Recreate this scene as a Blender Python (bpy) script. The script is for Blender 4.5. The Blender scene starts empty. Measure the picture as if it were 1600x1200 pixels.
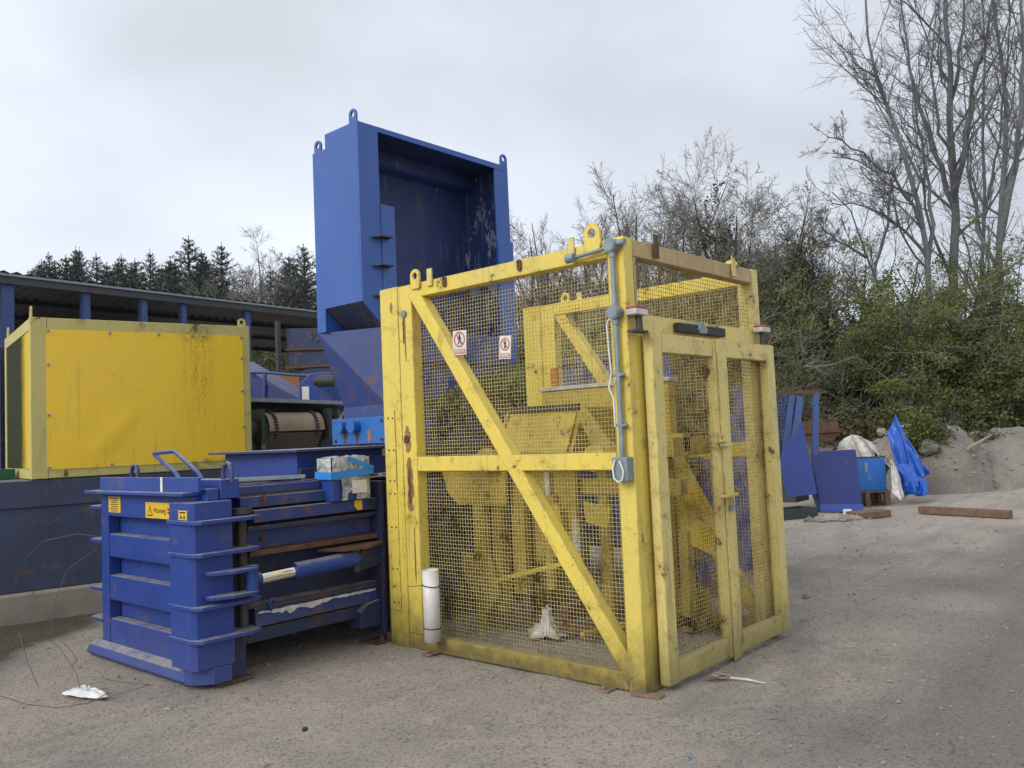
import bpy, math, random
import numpy as np
from mathutils import Vector, Matrix
random.seed(7)
SC = bpy.context.scene
COL = SC.collection

# ------------------------------------------------------------------ camera, sky, sun, exposure
CAM = np.array([-4.36516, -2.90386, 1.6])
FW = np.array([0.74674603, 0.66243332, 0.05960255])
RT = np.array([0.66492224, -0.74565755, -0.04328075])
UP = np.array([-0.01577248, -0.0719508, 0.99728347])
FPX = 1326.3
cam_data = bpy.data.cameras.new('camera')
cam_data.sensor_width = 36.0
cam_data.lens = FPX / 1600 * 36
cam_data.clip_start = 0.05
cam_data.clip_end = 3000
cam = bpy.data.objects.new('camera', cam_data)
COL.objects.link(cam)
cam.matrix_world = Matrix(((RT[0], UP[0], -FW[0], CAM[0]), (RT[1], UP[1], -FW[1], CAM[1]),
                           (RT[2], UP[2], -FW[2], CAM[2]), (0, 0, 0, 1)))
SC.camera = cam
SC.view_settings.view_transform = 'Standard'
SC.view_settings.look = 'None'
SC.view_settings.exposure = 0.3
SC.view_settings.gamma = 1.0
SC.view_settings.use_curve_mapping = False
SC.render.resolution_x, SC.render.resolution_y = 1024, 768
SC.cycles.max_bounces = 6
SC.cycles.transparent_max_bounces = 8

SUN_DIR = Vector((-0.86, 0.08, 0.52)).normalized()      # towards the sun (behind the cloud, to the left)
sun_el = math.asin(SUN_DIR.z)
sun_rot = math.atan2(SUN_DIR.x, SUN_DIR.y)
world = bpy.data.worlds.new('World')
SC.world = world
world.use_nodes = True
wn, wl = world.node_tree.nodes, world.node_tree.links
wn.clear()
w_out = wn.new('ShaderNodeOutputWorld')
w_bg = wn.new('ShaderNodeBackground')
w_bg.inputs['Strength'].default_value = 0.1
w_sky = wn.new('ShaderNodeTexSky')
w_sky.sky_type = 'NISHITA'
w_sky.sun_disc = False
w_sky.sun_elevation = sun_el
w_sky.sun_rotation = sun_rot
w_tc = wn.new('ShaderNodeTexCoord')
w_map = wn.new('ShaderNodeMapping')
w_map.inputs['Scale'].default_value = (1.0, 1.0, 2.2)
w_map.inputs['Location'].default_value = (0.35, 1.9, 0.2)
w_no = wn.new('ShaderNodeTexNoise')
w_no.inputs['Scale'].default_value = 1.2
w_no.inputs['Detail'].default_value = 5
w_no.inputs['Roughness'].default_value = 0.5
w_no.inputs['Distortion'].default_value = 0.25
w_cr = wn.new('ShaderNodeValToRGB')
w_cr.color_ramp.elements[0].position = 0.36
w_cr.color_ramp.elements[0].color = (0.53, 0.56, 0.615, 1)
w_cr.color_ramp.elements[1].position = 0.62
w_cr.color_ramp.elements[1].color = (0.765, 0.82, 0.915, 1)
w_gain = wn.new('ShaderNodeMixRGB')
w_gain.blend_type = 'MULTIPLY'
w_gain.inputs['Fac'].default_value = 1
w_gain.inputs['Color2'].default_value = (10.4, 10.4, 10.4, 1)
w_mix = wn.new('ShaderNodeMixRGB')
w_mix.inputs['Fac'].default_value = 0.94
wl.new(w_tc.outputs['Generated'], w_map.inputs['Vector'])
wl.new(w_map.outputs['Vector'], w_no.inputs['Vector'])
wl.new(w_no.outputs['Fac'], w_cr.inputs['Fac'])
wl.new(w_cr.outputs['Color'], w_gain.inputs['Color1'])
wl.new(w_sky.outputs['Color'], w_mix.inputs['Color1'])
wl.new(w_gain.outputs['Color'], w_mix.inputs['Color2'])
# the cloud is thinner and brighter towards the hidden sun
w_dot = wn.new('ShaderNodeVectorMath')
w_dot.operation = 'DOT_PRODUCT'
wl.new(w_tc.outputs['Generated'], w_dot.inputs[0])
w_dot.inputs[1].default_value = tuple(SUN_DIR)
w_mr = wn.new('ShaderNodeMapRange')
w_mr.inputs['From Min'].default_value = -1.0
w_mr.inputs['From Max'].default_value = 1.0
w_mr.inputs['To Min'].default_value = 0.76
w_mr.inputs['To Max'].default_value = 1.42
wl.new(w_dot.outputs['Value'], w_mr.inputs['Value'])
w_glow = wn.new('ShaderNodeVectorMath')
w_glow.operation = 'SCALE'
wl.new(w_mix.outputs['Color'], w_glow.inputs[0])
wl.new(w_mr.outputs[0], w_glow.inputs['Scale'])
wl.new(w_glow.outputs[0], w_bg.inputs['Color'])
wl.new(w_bg.outputs['Background'], w_out.inputs['Surface'])

sun_data = bpy.data.lights.new('sun', 'SUN')
sun_data.energy = 1.5
sun_data.angle = math.radians(28)
sun_data.color = (1.0, 0.96, 0.90)
sun = bpy.data.objects.new('sun', sun_data)
COL.objects.link(sun)
sun.rotation_euler = SUN_DIR.to_track_quat('Z', 'Y').to_euler()


# ------------------------------------------------------------------ picking points from the photograph's sight lines
def ray(px, py):
    return FW + (px - 800) / FPX * RT - (py - 600) / FPX * UP


def at(px, py, dep):            # point on a sight line at a given depth
    return CAM + dep * ray(px, py)


def on(px, py, ax, val):        # point on a sight line where x, y or z has a value
    d = ray(px, py)
    i = 'XYZ'.index(ax)
    return CAM + (val - CAM[i]) / d[i] * d


def col_at(px, dep):            # ground point in a picture column at a depth
    p = at(px, 600 - (px - 800) * 0.0431 + 79, dep)
    return float(p[0]), float(p[1])


# ------------------------------------------------------------------ materials
def nt(name):
    m = bpy.data.materials.new(name)
    m.use_nodes = True
    n, l = m.node_tree.nodes, m.node_tree.links
    return m, n, l, n['Principled BSDF']


def noise(n, l, vec, scale, detail=4, rough=0.55, dist=0.0):
    t = n.new('ShaderNodeTexNoise')
    t.inputs['Scale'].default_value = scale
    t.inputs['Detail'].default_value = detail
    t.inputs['Roughness'].default_value = rough
    t.inputs['Distortion'].default_value = dist
    l.new(vec, t.inputs['Vector'])
    return t.outputs['Fac']


def ramp(n, l, fac, a, b, ca=(0, 0, 0, 1), cb=(1, 1, 1, 1)):
    r = n.new('ShaderNodeValToRGB')
    e = r.color_ramp.elements
    e[0].position, e[0].color = a, ca
    e[1].position, e[1].color = b, cb
    l.new(fac, r.inputs['Fac'])
    return r.outputs['Color']


def mixc(n, l, fac, a, b, mode='MIX'):
    x = n.new('ShaderNodeMixRGB')
    x.blend_type = mode
    for s, v in (('Fac', fac), ('Color1', a), ('Color2', b)):
        if hasattr(v, 'links'):
            l.new(v, x.inputs[s])
        elif isinstance(v, (int, float)):
            x.inputs[s].default_value = v
        else:
            x.inputs[s].default_value = (*v[:3], 1)
    return x.outputs['Color']


def mul(n, l, a, b):
    x = n.new('ShaderNodeMath')
    x.operation = 'MULTIPLY'
    for i, v in enumerate((a, b)):
        if hasattr(v, 'links'):
            l.new(v, x.inputs[i])
        else:
            x.inputs[i].default_value = v
    return x.outputs[0]


def scaled(n, l, vec, s, loc=(0, 0, 0)):
    m = n.new('ShaderNodeMapping')
    m.inputs['Scale'].default_value = s
    m.inputs['Location'].default_value = loc
    l.new(vec, m.inputs['Vector'])
    return m.outputs['Vector']


def bump(n, l, b, h, strength=0.2, dist=0.01):
    x = n.new('ShaderNodeBump')
    x.inputs['Strength'].default_value = strength
    x.inputs['Distance'].default_value = dist
    l.new(h, x.inputs['Height'])
    l.new(x.outputs['Normal'], b.inputs['Normal'])


RUST_A, RUST_B = (0.15, 0.066, 0.026), (0.07, 0.037, 0.02)
DUST = (0.31, 0.275, 0.225)


def paint(name, c1, c2, rust=0.35, dust=0.6, streak=0.3, rough=0.42, grime=(0.06, 0.05, 0.035), base_dirt=0.0, dirt=(0.085, 0.07, 0.03), chips=None, fade=3.0, edge=0.0, rs=5.5, chip_at=0.64):
    """weathered enamel on steel: faded tone, rust spots, run-down streaks, dust lying on ledges"""
    m, n, l, b = nt(name)
    tc = n.new('ShaderNodeTexCoord')
    v = tc.outputs['Object']
    c = mixc(n, l, ramp(n, l, noise(n, l, v, fade * 0.5, 4), 0.3, 0.7), c1, c2)
    # fine mottling
    c = mixc(n, l, mul(n, l, ramp(n, l, noise(n, l, v, 38, 5, 0.7), 0.52, 0.75), 0.18), c, grime)
    # streaks running down
    sv = scaled(n, l, v, (9, 9, 0.7))
    st = mul(n, l, ramp(n, l, noise(n, l, sv, 2.2, 6, 0.65), 0.54, 0.72), ramp(n, l, noise(n, l, v, 1.3, 3), 0.40, 0.62))
    c = mixc(n, l, mul(n, l, st, streak), c, grime)
    if chips:
        ch = ramp(n, l, noise(n, l, scaled(n, l, v, (1, 1, 0.55)), 7.5, 8, 0.72), chip_at, chip_at + 0.035)
        c = mixc(n, l, ch, c, chips)
    # rust spots, broad patches and small pits
    rc = mixc(n, l, noise(n, l, v, 30, 4), RUST_A, RUST_B)
    k = 0.725 - 0.22 * rust
    r1 = ramp(n, l, noise(n, l, v, rs, 9, 0.68, 0.4), k, k + 0.03)
    r2 = ramp(n, l, noise(n, l, v, 46, 4, 0.6), k + 0.02, k + 0.07)
    halo = mul(n, l, ramp(n, l, noise(n, l, v, rs, 9, 0.68, 0.4), k - 0.10, k + 0.03), 0.45)
    c = mixc(n, l, halo, c, (0.17, 0.085, 0.03))
    if edge:
        bv = n.new('ShaderNodeBevel')
        bv.samples = 4
        bv.inputs['Radius'].default_value = 0.014
        g0 = n.new('ShaderNodeNewGeometry')
        dt = n.new('ShaderNodeVectorMath')
        dt.operation = 'DOT_PRODUCT'
        l.new(bv.outputs[0], dt.inputs[0])
        l.new(g0.outputs['True Normal'], dt.inputs[1])
        e1 = ramp(n, l, dt.outputs['Value'], 0.80, 0.985, (1, 1, 1, 1), (0, 0, 0, 1))
        en = mul(n, l, e1, ramp(n, l, noise(n, l, v, 6, 9, 0.75), 0.53 - 0.14 * edge, 0.56 - 0.10 * edge))
        c = mixc(n, l, en, c, rc)
    rr = n.new('ShaderNodeMath')
    rr.operation = 'MAXIMUM'
    l.new(r1, rr.inputs[0])
    l.new(r2, rr.inputs[1])
    c = mixc(n, l, rr.outputs[0], c, rc)
    geo = n.new('ShaderNodeNewGeometry')
    if base_dirt:
        sp = n.new('ShaderNodeSeparateXYZ')
        l.new(geo.outputs['Position'], sp.inputs[0])
        h = n.new('ShaderNodeMath')
        h.operation = 'MULTIPLY_ADD'
        h.inputs[1].default_value = 0.55
        l.new(noise(n, l, v, 6, 6, 0.7), h.inputs[0])
        l.new(sp.outputs['Z'], h.inputs[2])
        bd = ramp(n, l, h.outputs[0], 0.30, 0.72, (1, 1, 1, 1), (0, 0, 0, 1))
        c = mixc(n, l, mul(n, l, bd, base_dirt), c, dirt)
    if dust:
        sn = n.new('ShaderNodeSeparateXYZ')
        l.new(geo.outputs['True Normal'], sn.inputs[0])
        du = mul(n, l, ramp(n, l, sn.outputs['Z'], 0.55, 0.95), ramp(n, l, noise(n, l, v, 11, 6, 0.7), 0.25, 0.55))
        c = mixc(n, l, mul(n, l, du, dust), c, DUST)
    l.new(c, b.inputs['Base Color'])
    ro = n.new('ShaderNodeMapRange')
    ro.inputs['To Min'].default_value = rough - 0.1
    ro.inputs['To Max'].default_value = rough + 0.25
    l.new(noise(n, l, v, 4, 6, 0.65), ro.inputs['Value'])
    l.new(ro.outputs[0], b.inputs['Roughness'])
    bump(n, l, b, noise(n, l, v, 26, 7, 0.7), 0.14, 0.012)
    return m


def mould_stain(m, xc, w, top):
    """black mould run-down on the box front: a band of streaks under a leak in the top rail"""
    n, l = m.node_tree.nodes, m.node_tree.links
    b = n['Principled BSDF']
    src = b.inputs['Base Color'].links[0].from_socket
    tc = n.new('ShaderNodeTexCoord')
    v = tc.outputs['Object']
    sp = n.new('ShaderNodeSeparateXYZ')
    l.new(v, sp.inputs[0])

    def lin(sock, lo, hi):
        r = n.new('ShaderNodeMapRange')
        r.interpolation_type = 'SMOOTHSTEP'
        r.inputs['From Min'].default_value = lo
        r.inputs['From Max'].default_value = hi
        l.new(sock, r.inputs['Value'])
        return r.outputs[0]
    band = mul(n, l, lin(sp.outputs['X'], xc - w, xc), lin(sp.outputs['X'], xc + w, xc + w * .1))
    drop = lin(sp.outputs['Z'], top - 1.7, top)
    st = ramp(n, l, noise(n, l, scaled(n, l, v, (16, 1, 1.1)), 1.6, 7, 0.7), 0.42, 0.62)
    sk = ramp(n, l, noise(n, l, v, 34, 6, 0.75), 0.40, 0.62)
    f = mul(n, l, mul(n, l, band, drop), mul(n, l, st, sk))
    f = mul(n, l, f, 0.95)
    head = mul(n, l, lin(sp.outputs['Z'], top - .24, top - .06), mul(n, l, band, ramp(n, l, noise(n, l, v, 13, 7, 0.75), 0.44, 0.58)))
    mx = n.new('ShaderNodeMath')
    mx.operation = 'MAXIMUM'
    mx.use_clamp = True
    l.new(f, mx.inputs[0])
    l.new(head, mx.inputs[1])
    low = mul(n, l, mul(n, l, lin(sp.outputs['Z'], .16, .02), lin(sp.outputs['X'], 1.0, 1.9)), ramp(n, l, noise(n, l, v, 12, 7, 0.75), 0.42, 0.6))
    c = mixc(n, l, mx.outputs[0], src, (0.075, 0.062, 0.02))
    c = mixc(n, l, low, c, (0.085, 0.075, 0.03))
    l.new(c, b.inputs['Base Color'])
    return m


def plain(name, c1, c2=None, rough=0.7, scale=8, metallic=0.0, bmp=0.15, detail=5):
    m, n, l, b = nt(name)
    tc = n.new('ShaderNodeTexCoord')
    v = tc.outputs['Object']
    c2 = c2 or tuple(x * 0.7 for x in c1)
    l.new(mixc(n, l, ramp(n, l, noise(n, l, v, scale, detail, 0.65), 0.32, 0.68), c1, c2), b.inputs['Base Color'])
    b.inputs['Roughness'].default_value = rough
    b.inputs['Metallic'].default_value = metallic
    if bmp:
        bump(n, l, b, noise(n, l, v, scale * 3, 6, 0.7), bmp, 0.012)
    return m


def leafmat(name, c1, c2, c3, rough=0.6, scale=1.2):
    m, n, l, b = nt(name)
    tc = n.new('ShaderNodeTexCoord')
    geo = n.new('ShaderNodeNewGeometry')
    v = tc.outputs['Object']
    c = mixc(n, l, ramp(n, l, noise(n, l, v, scale, 4), 0.35, 0.65), c1, c2)
    c = mixc(n, l, mul(n, l, geo.outputs['Random Per Island'], 0.8), c, c3)
    l.new(c, b.inputs['Base Color'])
    b.inputs['Roughness'].default_value = rough
    b.inputs['Specular IOR Level'].default_value = 0.25
    tr = n.new('ShaderNodeBsdfTranslucent')
    l.new(c, tr.inputs['Color'])
    mx = n.new('ShaderNodeMixShader')
    mx.inputs[0].default_value = 0.25
    l.new(b.outputs[0], mx.inputs[1])
    l.new(tr.outputs[0], mx.inputs[2])
    l.new(mx.outputs[0], n['Material Output'].inputs['Surface'])
    return m


M = {}
M['yellow'] = paint('cage yellow paint', (0.70, 0.53, 0.075), (0.60, 0.47, 0.10), rust=0.40, dust=0.35, streak=0.55, base_dirt=0.9, rough=0.40, edge=0.55)
M['yellow_pale'] = paint('faded door yellow paint', (0.65, 0.535, 0.18), (0.55, 0.45, 0.155), rust=0.46, dust=0.3, streak=0.5, base_dirt=0.65, rough=0.45, edge=0.8)
M['yellow_stained'] = paint('rust stained yellow paint', (0.46, 0.35, 0.16), (0.36, 0.255, 0.12), rust=0.5, dust=0.3, streak=0.6, base_dirt=0.6, rough=0.5, edge=0.9)
M['yellow_mid'] = paint('worn lifter yellow paint', (0.60, 0.44, 0.05), (0.44, 0.32, 0.045), rust=0.42, dust=0.4, streak=0.7, base_dirt=0.4, rough=0.5, rs=11)
M['stain'] = plain('brown rust stain', (0.30, 0.165, 0.05), (0.22, 0.11, 0.035), 0.7, 16)
M['foot'] = plain('dusty rusted plate', (0.25, 0.17, 0.11), (0.15, 0.095, 0.06), 0.85, 12)
M['yellow_rusty'] = paint('rusty lifter yellow paint', (0.46, 0.34, 0.05), (0.27, 0.195, 0.04), rust=0.40, dust=0.45, streak=0.7, base_dirt=0.5, rough=0.5, rs=13)
M['wire'] = paint('wire yellow paint', (0.66, 0.56, 0.24), (0.46, 0.36, 0.14), rust=0.55, dust=0.0, streak=0.5, base_dirt=0.85, rough=0.5)
M['wire_door'] = paint('faded wire yellow paint', (0.50, 0.40, 0.13), (0.30, 0.22, 0.08), rust=0.8, dust=0.0, streak=0.5, base_dirt=0.85, rough=0.55)
M['box_frame'] = paint('pale box frame paint', (0.49, 0.42, 0.135), (0.42, 0.355, 0.115), rust=0.36, dust=0.3, streak=0.5, rough=0.5)
M['box_panel'] = paint('yellow sheet panel paint', (0.80, 0.515, 0.022), (0.75, 0.485, 0.022), rust=0.02, dust=0.1, streak=0.35, rough=0.36, fade=1.2)
mould_stain(M['box_panel'], 1.60, .26, 1.55)
mould_stain(M['box_frame'], 1.62, .24, 1.60)
M['blue'] = paint('baler blue paint', (0.013, 0.047, 0.245), (0.011, 0.037, 0.20), base_dirt=0.28, dirt=(0.11, 0.10, 0.09), rust=0.20, dust=0.85, streak=0.25, rough=0.40)
M['blue_worn'] = paint('worn blue paint', (0.016, 0.040, 0.19), (0.014, 0.029, 0.12), base_dirt=0.5, dirt=(0.14, 0.12, 0.10), rust=0.50, dust=0.9, streak=0.6, rough=0.48, edge=0.8, chips=(0.20, 0.21, 0.22))
M['blue_dirty'] = paint('dirty dark blue paint', (0.017, 0.028, 0.085), (0.015, 0.022, 0.05), rust=0.36, dust=1.0, streak=0.9, rough=0.6, edge=0.5, grime=(0.075, 0.065, 0.05))
M['blue_tower'] = paint('hopper blue paint', (0.032, 0.100, 0.35), (0.026, 0.083, 0.30), rust=0.16, dust=0.3, streak=0.35, rough=0.28, chips=None)
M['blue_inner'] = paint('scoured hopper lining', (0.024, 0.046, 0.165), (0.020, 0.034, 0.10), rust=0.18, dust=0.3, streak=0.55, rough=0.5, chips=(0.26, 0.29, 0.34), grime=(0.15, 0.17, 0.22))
M['blue_scoured'] = paint('scraped hopper side lining', (0.030, 0.056, 0.20), (0.024, 0.042, 0.13), rust=0.2, dust=0.3, streak=0.95, rough=0.5, chips=(0.33, 0.37, 0.43), grime=(0.27, 0.30, 0.36), chip_at=0.535)
M['blue_funnel'] = paint('darker hopper blue', (0.030, 0.058, 0.20), (0.024, 0.045, 0.155), rust=0.42, dust=0.3, streak=0.7, rough=0.42, grime=(0.05, 0.04, 0.035))  # darker, rustier version of the hopper blue, for the funnel
M['blue_light'] = paint('bright blue paint', (0.012, 0.125, 0.42), (0.010, 0.10, 0.33), rust=0.30, dust=0.4, streak=0.5, rough=0.4, chips=(0.35, 0.38, 0.38))
M['blue_sheet'] = paint('blue sheet paint', (0.022, 0.055, 0.27), (0.018, 0.043, 0.21), rust=0.15, dust=0.3, streak=0.5, rough=0.35)
M['blue_navy'] = paint('navy sheet paint', (0.011, 0.024, 0.155), (0.009, 0.019, 0.12), rust=0.10, dust=0.3, streak=0.45, rough=0.4)
M['blue_shed'] = paint('shed blue paint', (0.035, 0.075, 0.205), (0.028, 0.06, 0.165), rust=0.15, dust=0.2, streak=0.4, rough=0.5)
M['blue_bin'] = paint('container blue paint', (0.042, 0.055, 0.105), (0.026, 0.034, 0.062), rust=0.34, dust=0.5, streak=0.9, rough=0.6, grime=(0.035, 0.03, 0.025))
M['rust'] = plain('rusted steel', (0.13, 0.06, 0.03), (0.055, 0.032, 0.022), 0.85, 9)
M['black'] = plain('black rubber', (0.018, 0.018, 0.019), (0.03, 0.028, 0.026), 0.65, 10)
M['dark'] = plain('dark steel', (0.035, 0.035, 0.038), (0.05, 0.042, 0.035), 0.6, 8)
M['chrome'] = plain('chromed rod', (0.95, 0.96, 0.97), (0.90, 0.91, 0.92), 0.06, 6, 1.0, 0.0)
M['galv'] = plain('galvanised steel', (0.24, 0.29, 0.31), (0.17, 0.20, 0.215), 0.5, 14, 0.3, 0.08)
M['white'] = plain('white plastic', (0.70, 0.70, 0.68), (0.52, 0.50, 0.46), 0.45, 5, 0, 0.05)
M['white_dirty'] = plain('dirty white plastic', (0.62, 0.61, 0.58), (0.36, 0.33, 0.28), 0.5, 9)
M['pipe'] = plain('dusty white plastic pipe', (0.66, 0.64, 0.59), (0.46, 0.42, 0.36), 0.45, 3.5, 0, 0.05)
M['sign_white'] = plain('sign white', (0.66, 0.62, 0.56), (0.55, 0.50, 0.44), 0.5, 20, 0, 0)
M['sign_red'] = plain('sign red', (0.48, 0.09, 0.07), (0.38, 0.10, 0.08), 0.5, 25, 0, 0)
M['sign_yellow'] = plain('sticker yellow', (0.72, 0.45, 0.02), (0.66, 0.42, 0.02), 0.4, 10, 0, 0)
M['ink'] = plain('black ink', (0.02, 0.02, 0.02), (0.025, 0.025, 0.02), 0.5, 10, 0, 0)
M['red'] = plain('red plastic', (0.42, 0.05, 0.035), (0.3, 0.05, 0.04), 0.45, 8, 0, 0)
M['wood'] = plain('weathered timber', (0.20, 0.115, 0.07), (0.11, 0.066, 0.043), 0.85, 12)
M['wood_pale'] = plain('pale timber', (0.36, 0.29, 0.21), (0.22, 0.17, 0.12), 0.85, 12)
M['stone'] = plain('gravel stone', (0.33, 0.29, 0.245), (0.13, 0.117, 0.105), 0.9, 1.6)
M['concrete'] = plain('stained concrete', (0.29, 0.255, 0.20), (0.19, 0.165, 0.13), 0.9, 3.2)
M['twig_tall'] = plain('grey twig bark', (0.15, 0.148, 0.15), (0.105, 0.103, 0.104), 0.9, 3, 0, 0)
M['bark'] = plain('grey green bark', (0.145, 0.152, 0.155), (0.085, 0.092, 0.095), 0.9, 7)
M['bark_dark'] = plain('dark bark', (0.075, 0.062, 0.05), (0.045, 0.04, 0.034), 0.9, 7)
M['twig'] = plain('twig bark', (0.20, 0.18, 0.16), (0.14, 0.125, 0.11), 0.9, 3, 0, 0)
M['twig_red'] = plain('reddish twig bark', (0.12, 0.085, 0.065), (0.085, 0.062, 0.05), 0.9, 3, 0, 0)
M['conifer'] = leafmat('hazed conifer needles', (0.052, 0.076, 0.060), (0.074, 0.10, 0.07), (0.062, 0.086, 0.074), scale=0.5)  # needles lightened and cooled: distance haze put into the colour
M['hedge'] = leafmat('young hawthorn leaves', (0.138, 0.170, 0.045), (0.092, 0.122, 0.036), (0.165, 0.182, 0.052), scale=0.6)
M['hedge_dark'] = leafmat('dark hedge leaves', (0.065, 0.09, 0.026), (0.095, 0.122, 0.033), (0.115, 0.13, 0.038), scale=0.6)
M['ivy'] = leafmat('ivy leaves', (0.025, 0.045, 0.016), (0.035, 0.055, 0.02), (0.045, 0.06, 0.022), scale=0.8)
M['catkin'] = leafmat('opening willow buds', (0.115, 0.12, 0.07), (0.16, 0.155, 0.11), (0.08, 0.09, 0.045), scale=0.8)
M['grass'] = leafmat('rough grass', (0.06, 0.085, 0.022), (0.05, 0.065, 0.02), (0.10, 0.11, 0.04), scale=1.5)
M['bramble'] = leafmat('dead undergrowth', (0.10, 0.075, 0.045), (0.07, 0.055, 0.03), (0.06, 0.065, 0.025), scale=1.0)
M['tarp'] = plain('blue tarpaulin', (0.008, 0.085, 0.42), (0.006, 0.06, 0.30), 0.35, 3, 0, 0.1)
M['tape'] = plain('blue tape', (0.02, 0.22, 0.62), (0.02, 0.18, 0.5), 0.35, 6, 0, 0)
M['cloth'] = plain('pale brown sacking', (0.42, 0.32, 0.25), (0.32, 0.25, 0.2), 0.9, 14)
M['belt'] = plain('worn conveyor belt', (0.33, 0.245, 0.16), (0.22, 0.165, 0.11), 0.75, 4)
M['belt_shade'] = plain('shaded return belt', (0.085, 0.066, 0.048), (0.055, 0.045, 0.036), 0.8, 4)  # return belt darkened, its shade put into the colour
M['roof'] = plain('corrugated roof sheet', (0.05, 0.053, 0.06), (0.035, 0.037, 0.042), 0.55, 2)
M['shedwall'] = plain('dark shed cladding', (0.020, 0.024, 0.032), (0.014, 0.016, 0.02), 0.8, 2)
M['orange'] = plain('orange paint', (0.50, 0.16, 0.02), (0.4, 0.15, 0.03), 0.5, 5)
M['green_dark'] = plain('dark green steel', (0.03, 0.045, 0.042), (0.022, 0.032, 0.03), 0.6, 5)
M['green'] = plain('green plastic', (0.02, 0.13, 0.07), (0.015, 0.09, 0.05), 0.5, 5)
M['pane'] = plain('daylight roof light sheet', (0.62, 0.64, 0.62), (0.5, 0.52, 0.5), 0.4, 3, 0, 0)


def film_mat():
    m, n, l, b = nt('crumpled clear film')
    tc = n.new('ShaderNodeTexCoord')
    v = tc.outputs['Object']
    f = ramp(n, l, noise(n, l, v, 9, 7, 0.7, 1.5), 0.40, 0.62)
    l.new(mixc(n, l, f, (0.20, 0.21, 0.22), (0.58, 0.58, 0.56)), b.inputs['Base Color'])
    b.inputs['Roughness'].default_value = 0.22
    bump(n, l, b, noise(n, l, v, 16, 7, 0.7, 2.0), 0.7, 0.03)
    return m


M['film'] = film_mat()


def black_yellow():
    m, n, l, b = nt('black and yellow hazard tape')
    tc = n.new('ShaderNodeTexCoord')
    w = n.new('ShaderNodeTexWave')
    w.bands_direction = 'DIAGONAL'
    w.inputs['Scale'].default_value = 2.4
    l.new(scaled(n, l, tc.outputs['Object'], (1, 0, 1)), w.inputs['Vector'])
    l.new(ramp(n, l, w.outputs['Fac'], 0.49, 0.51, (0.02, 0.02, 0.02, 1), (0.6, 0.42, 0.03, 1)), b.inputs['Base Color'])
    b.inputs['Roughness'].default_value = 0.55
    return m


M['hazard'] = black_yellow()


def side_panel_mat():        # the box's side sheet, half of it black with algae
    m, n, l, b = nt('algae stained yellow sheet')
    tc = n.new('ShaderNodeTexCoord')
    v = tc.outputs['Object']
    sp = n.new('ShaderNodeSeparateXYZ')
    l.new(v, sp.inputs[0])
    a = n.new('ShaderNodeMath')
    a.operation = 'MULTIPLY_ADD'
    a.inputs[1].default_value = 0.25
    l.new(noise(n, l, v, 3, 6, 0.7), a.inputs[0])
    l.new(sp.outputs['Y'], a.inputs[2])
    f = ramp(n, l, a.outputs[0], 0.50, 0.85)
    l.new(mixc(n, l, f, (0.55, 0.40, 0.03), (0.030, 0.034, 0.014)), b.inputs['Base Color'])
    b.inputs['Roughness'].default_value = 0.8
    b.inputs['Specular IOR Level'].default_value = 0.1
    return m


M['box_side'] = side_panel_mat()


def ground_mat():
    m, n, l, b = nt('trodden gravel')
    tc = n.new('ShaderNodeTexCoord')
    v = tc.outputs['Object']
    at_ = n.new('ShaderNodeAttribute')
    at_.attribute_name = 'zone'
    sp = n.new('ShaderNodeSeparateColor')
    l.new(at_.outputs['Color'], sp.inputs[0])
    c = mixc(n, l, ramp(n, l, noise(n, l, v, 0.9, 6, 0.6), 0.34, 0.66), (0.545, 0.47, 0.39), (0.405, 0.36, 0.312))
    c = mixc(n, l, ramp(n, l, noise(n, l, v, 4.2, 6, 0.65), 0.45, 0.72), c, (0.575, 0.485, 0.39))
    c = mixc(n, l, mul(n, l, sp.outputs[2], 0.85), c, (0.20, 0.188, 0.175))
    c = mixc(n, l, sp.outputs[1], c, (0.105, 0.082, 0.055))
    c = mixc(n, l, sp.outputs[0], c, (0.54, 0.46, 0.36))
    # stones: dark and pale grains at two sizes
    tv = scaled(n, l, v, (0.22, 2.6, 1))
    tk = mul(n, l, ramp(n, l, noise(n, l, tv, 1.1, 5, 0.6, 0.6), 0.50, 0.70), 0.32)
    c = mixc(n, l, tk, c, (0.19, 0.17, 0.15))
    g = mul(n, l, ramp(n, l, noise(n, l, v, 48, 5, 0.75), 0.53, 0.62), 0.70)
    c = mixc(n, l, g, c, (0.085, 0.075, 0.065))
    g2 = mul(n, l, ramp(n, l, noise(n, l, v, 70, 4, 0.65), 0.59, 0.65), 0.7)
    c = mixc(n, l, g2, c, (0.40, 0.37, 0.32))
    g3 = mul(n, l, ramp(n, l, noise(n, l, v, 15, 7, 0.8), 0.55, 0.66), 0.55)
    c = mixc(n, l, g3, c, (0.105, 0.09, 0.075))
    l.new(c, b.inputs['Base Color'])
    b.inputs['Roughness'].default_value = 0.92
    b.inputs['Specular IOR Level'].default_value = 0.2
    h = n.new('ShaderNodeMath')
    h.operation = 'ADD'
    l.new(noise(n, l, v, 55, 6, 0.75), h.inputs[0])
    l.new(mul(n, l, noise(n, l, v, 9, 6, 0.7), 1.6), h.inputs[1])
    bump(n, l, b, h.outputs[0], 1.0, 0.035)
    return m


M['ground'] = ground_mat()


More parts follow.
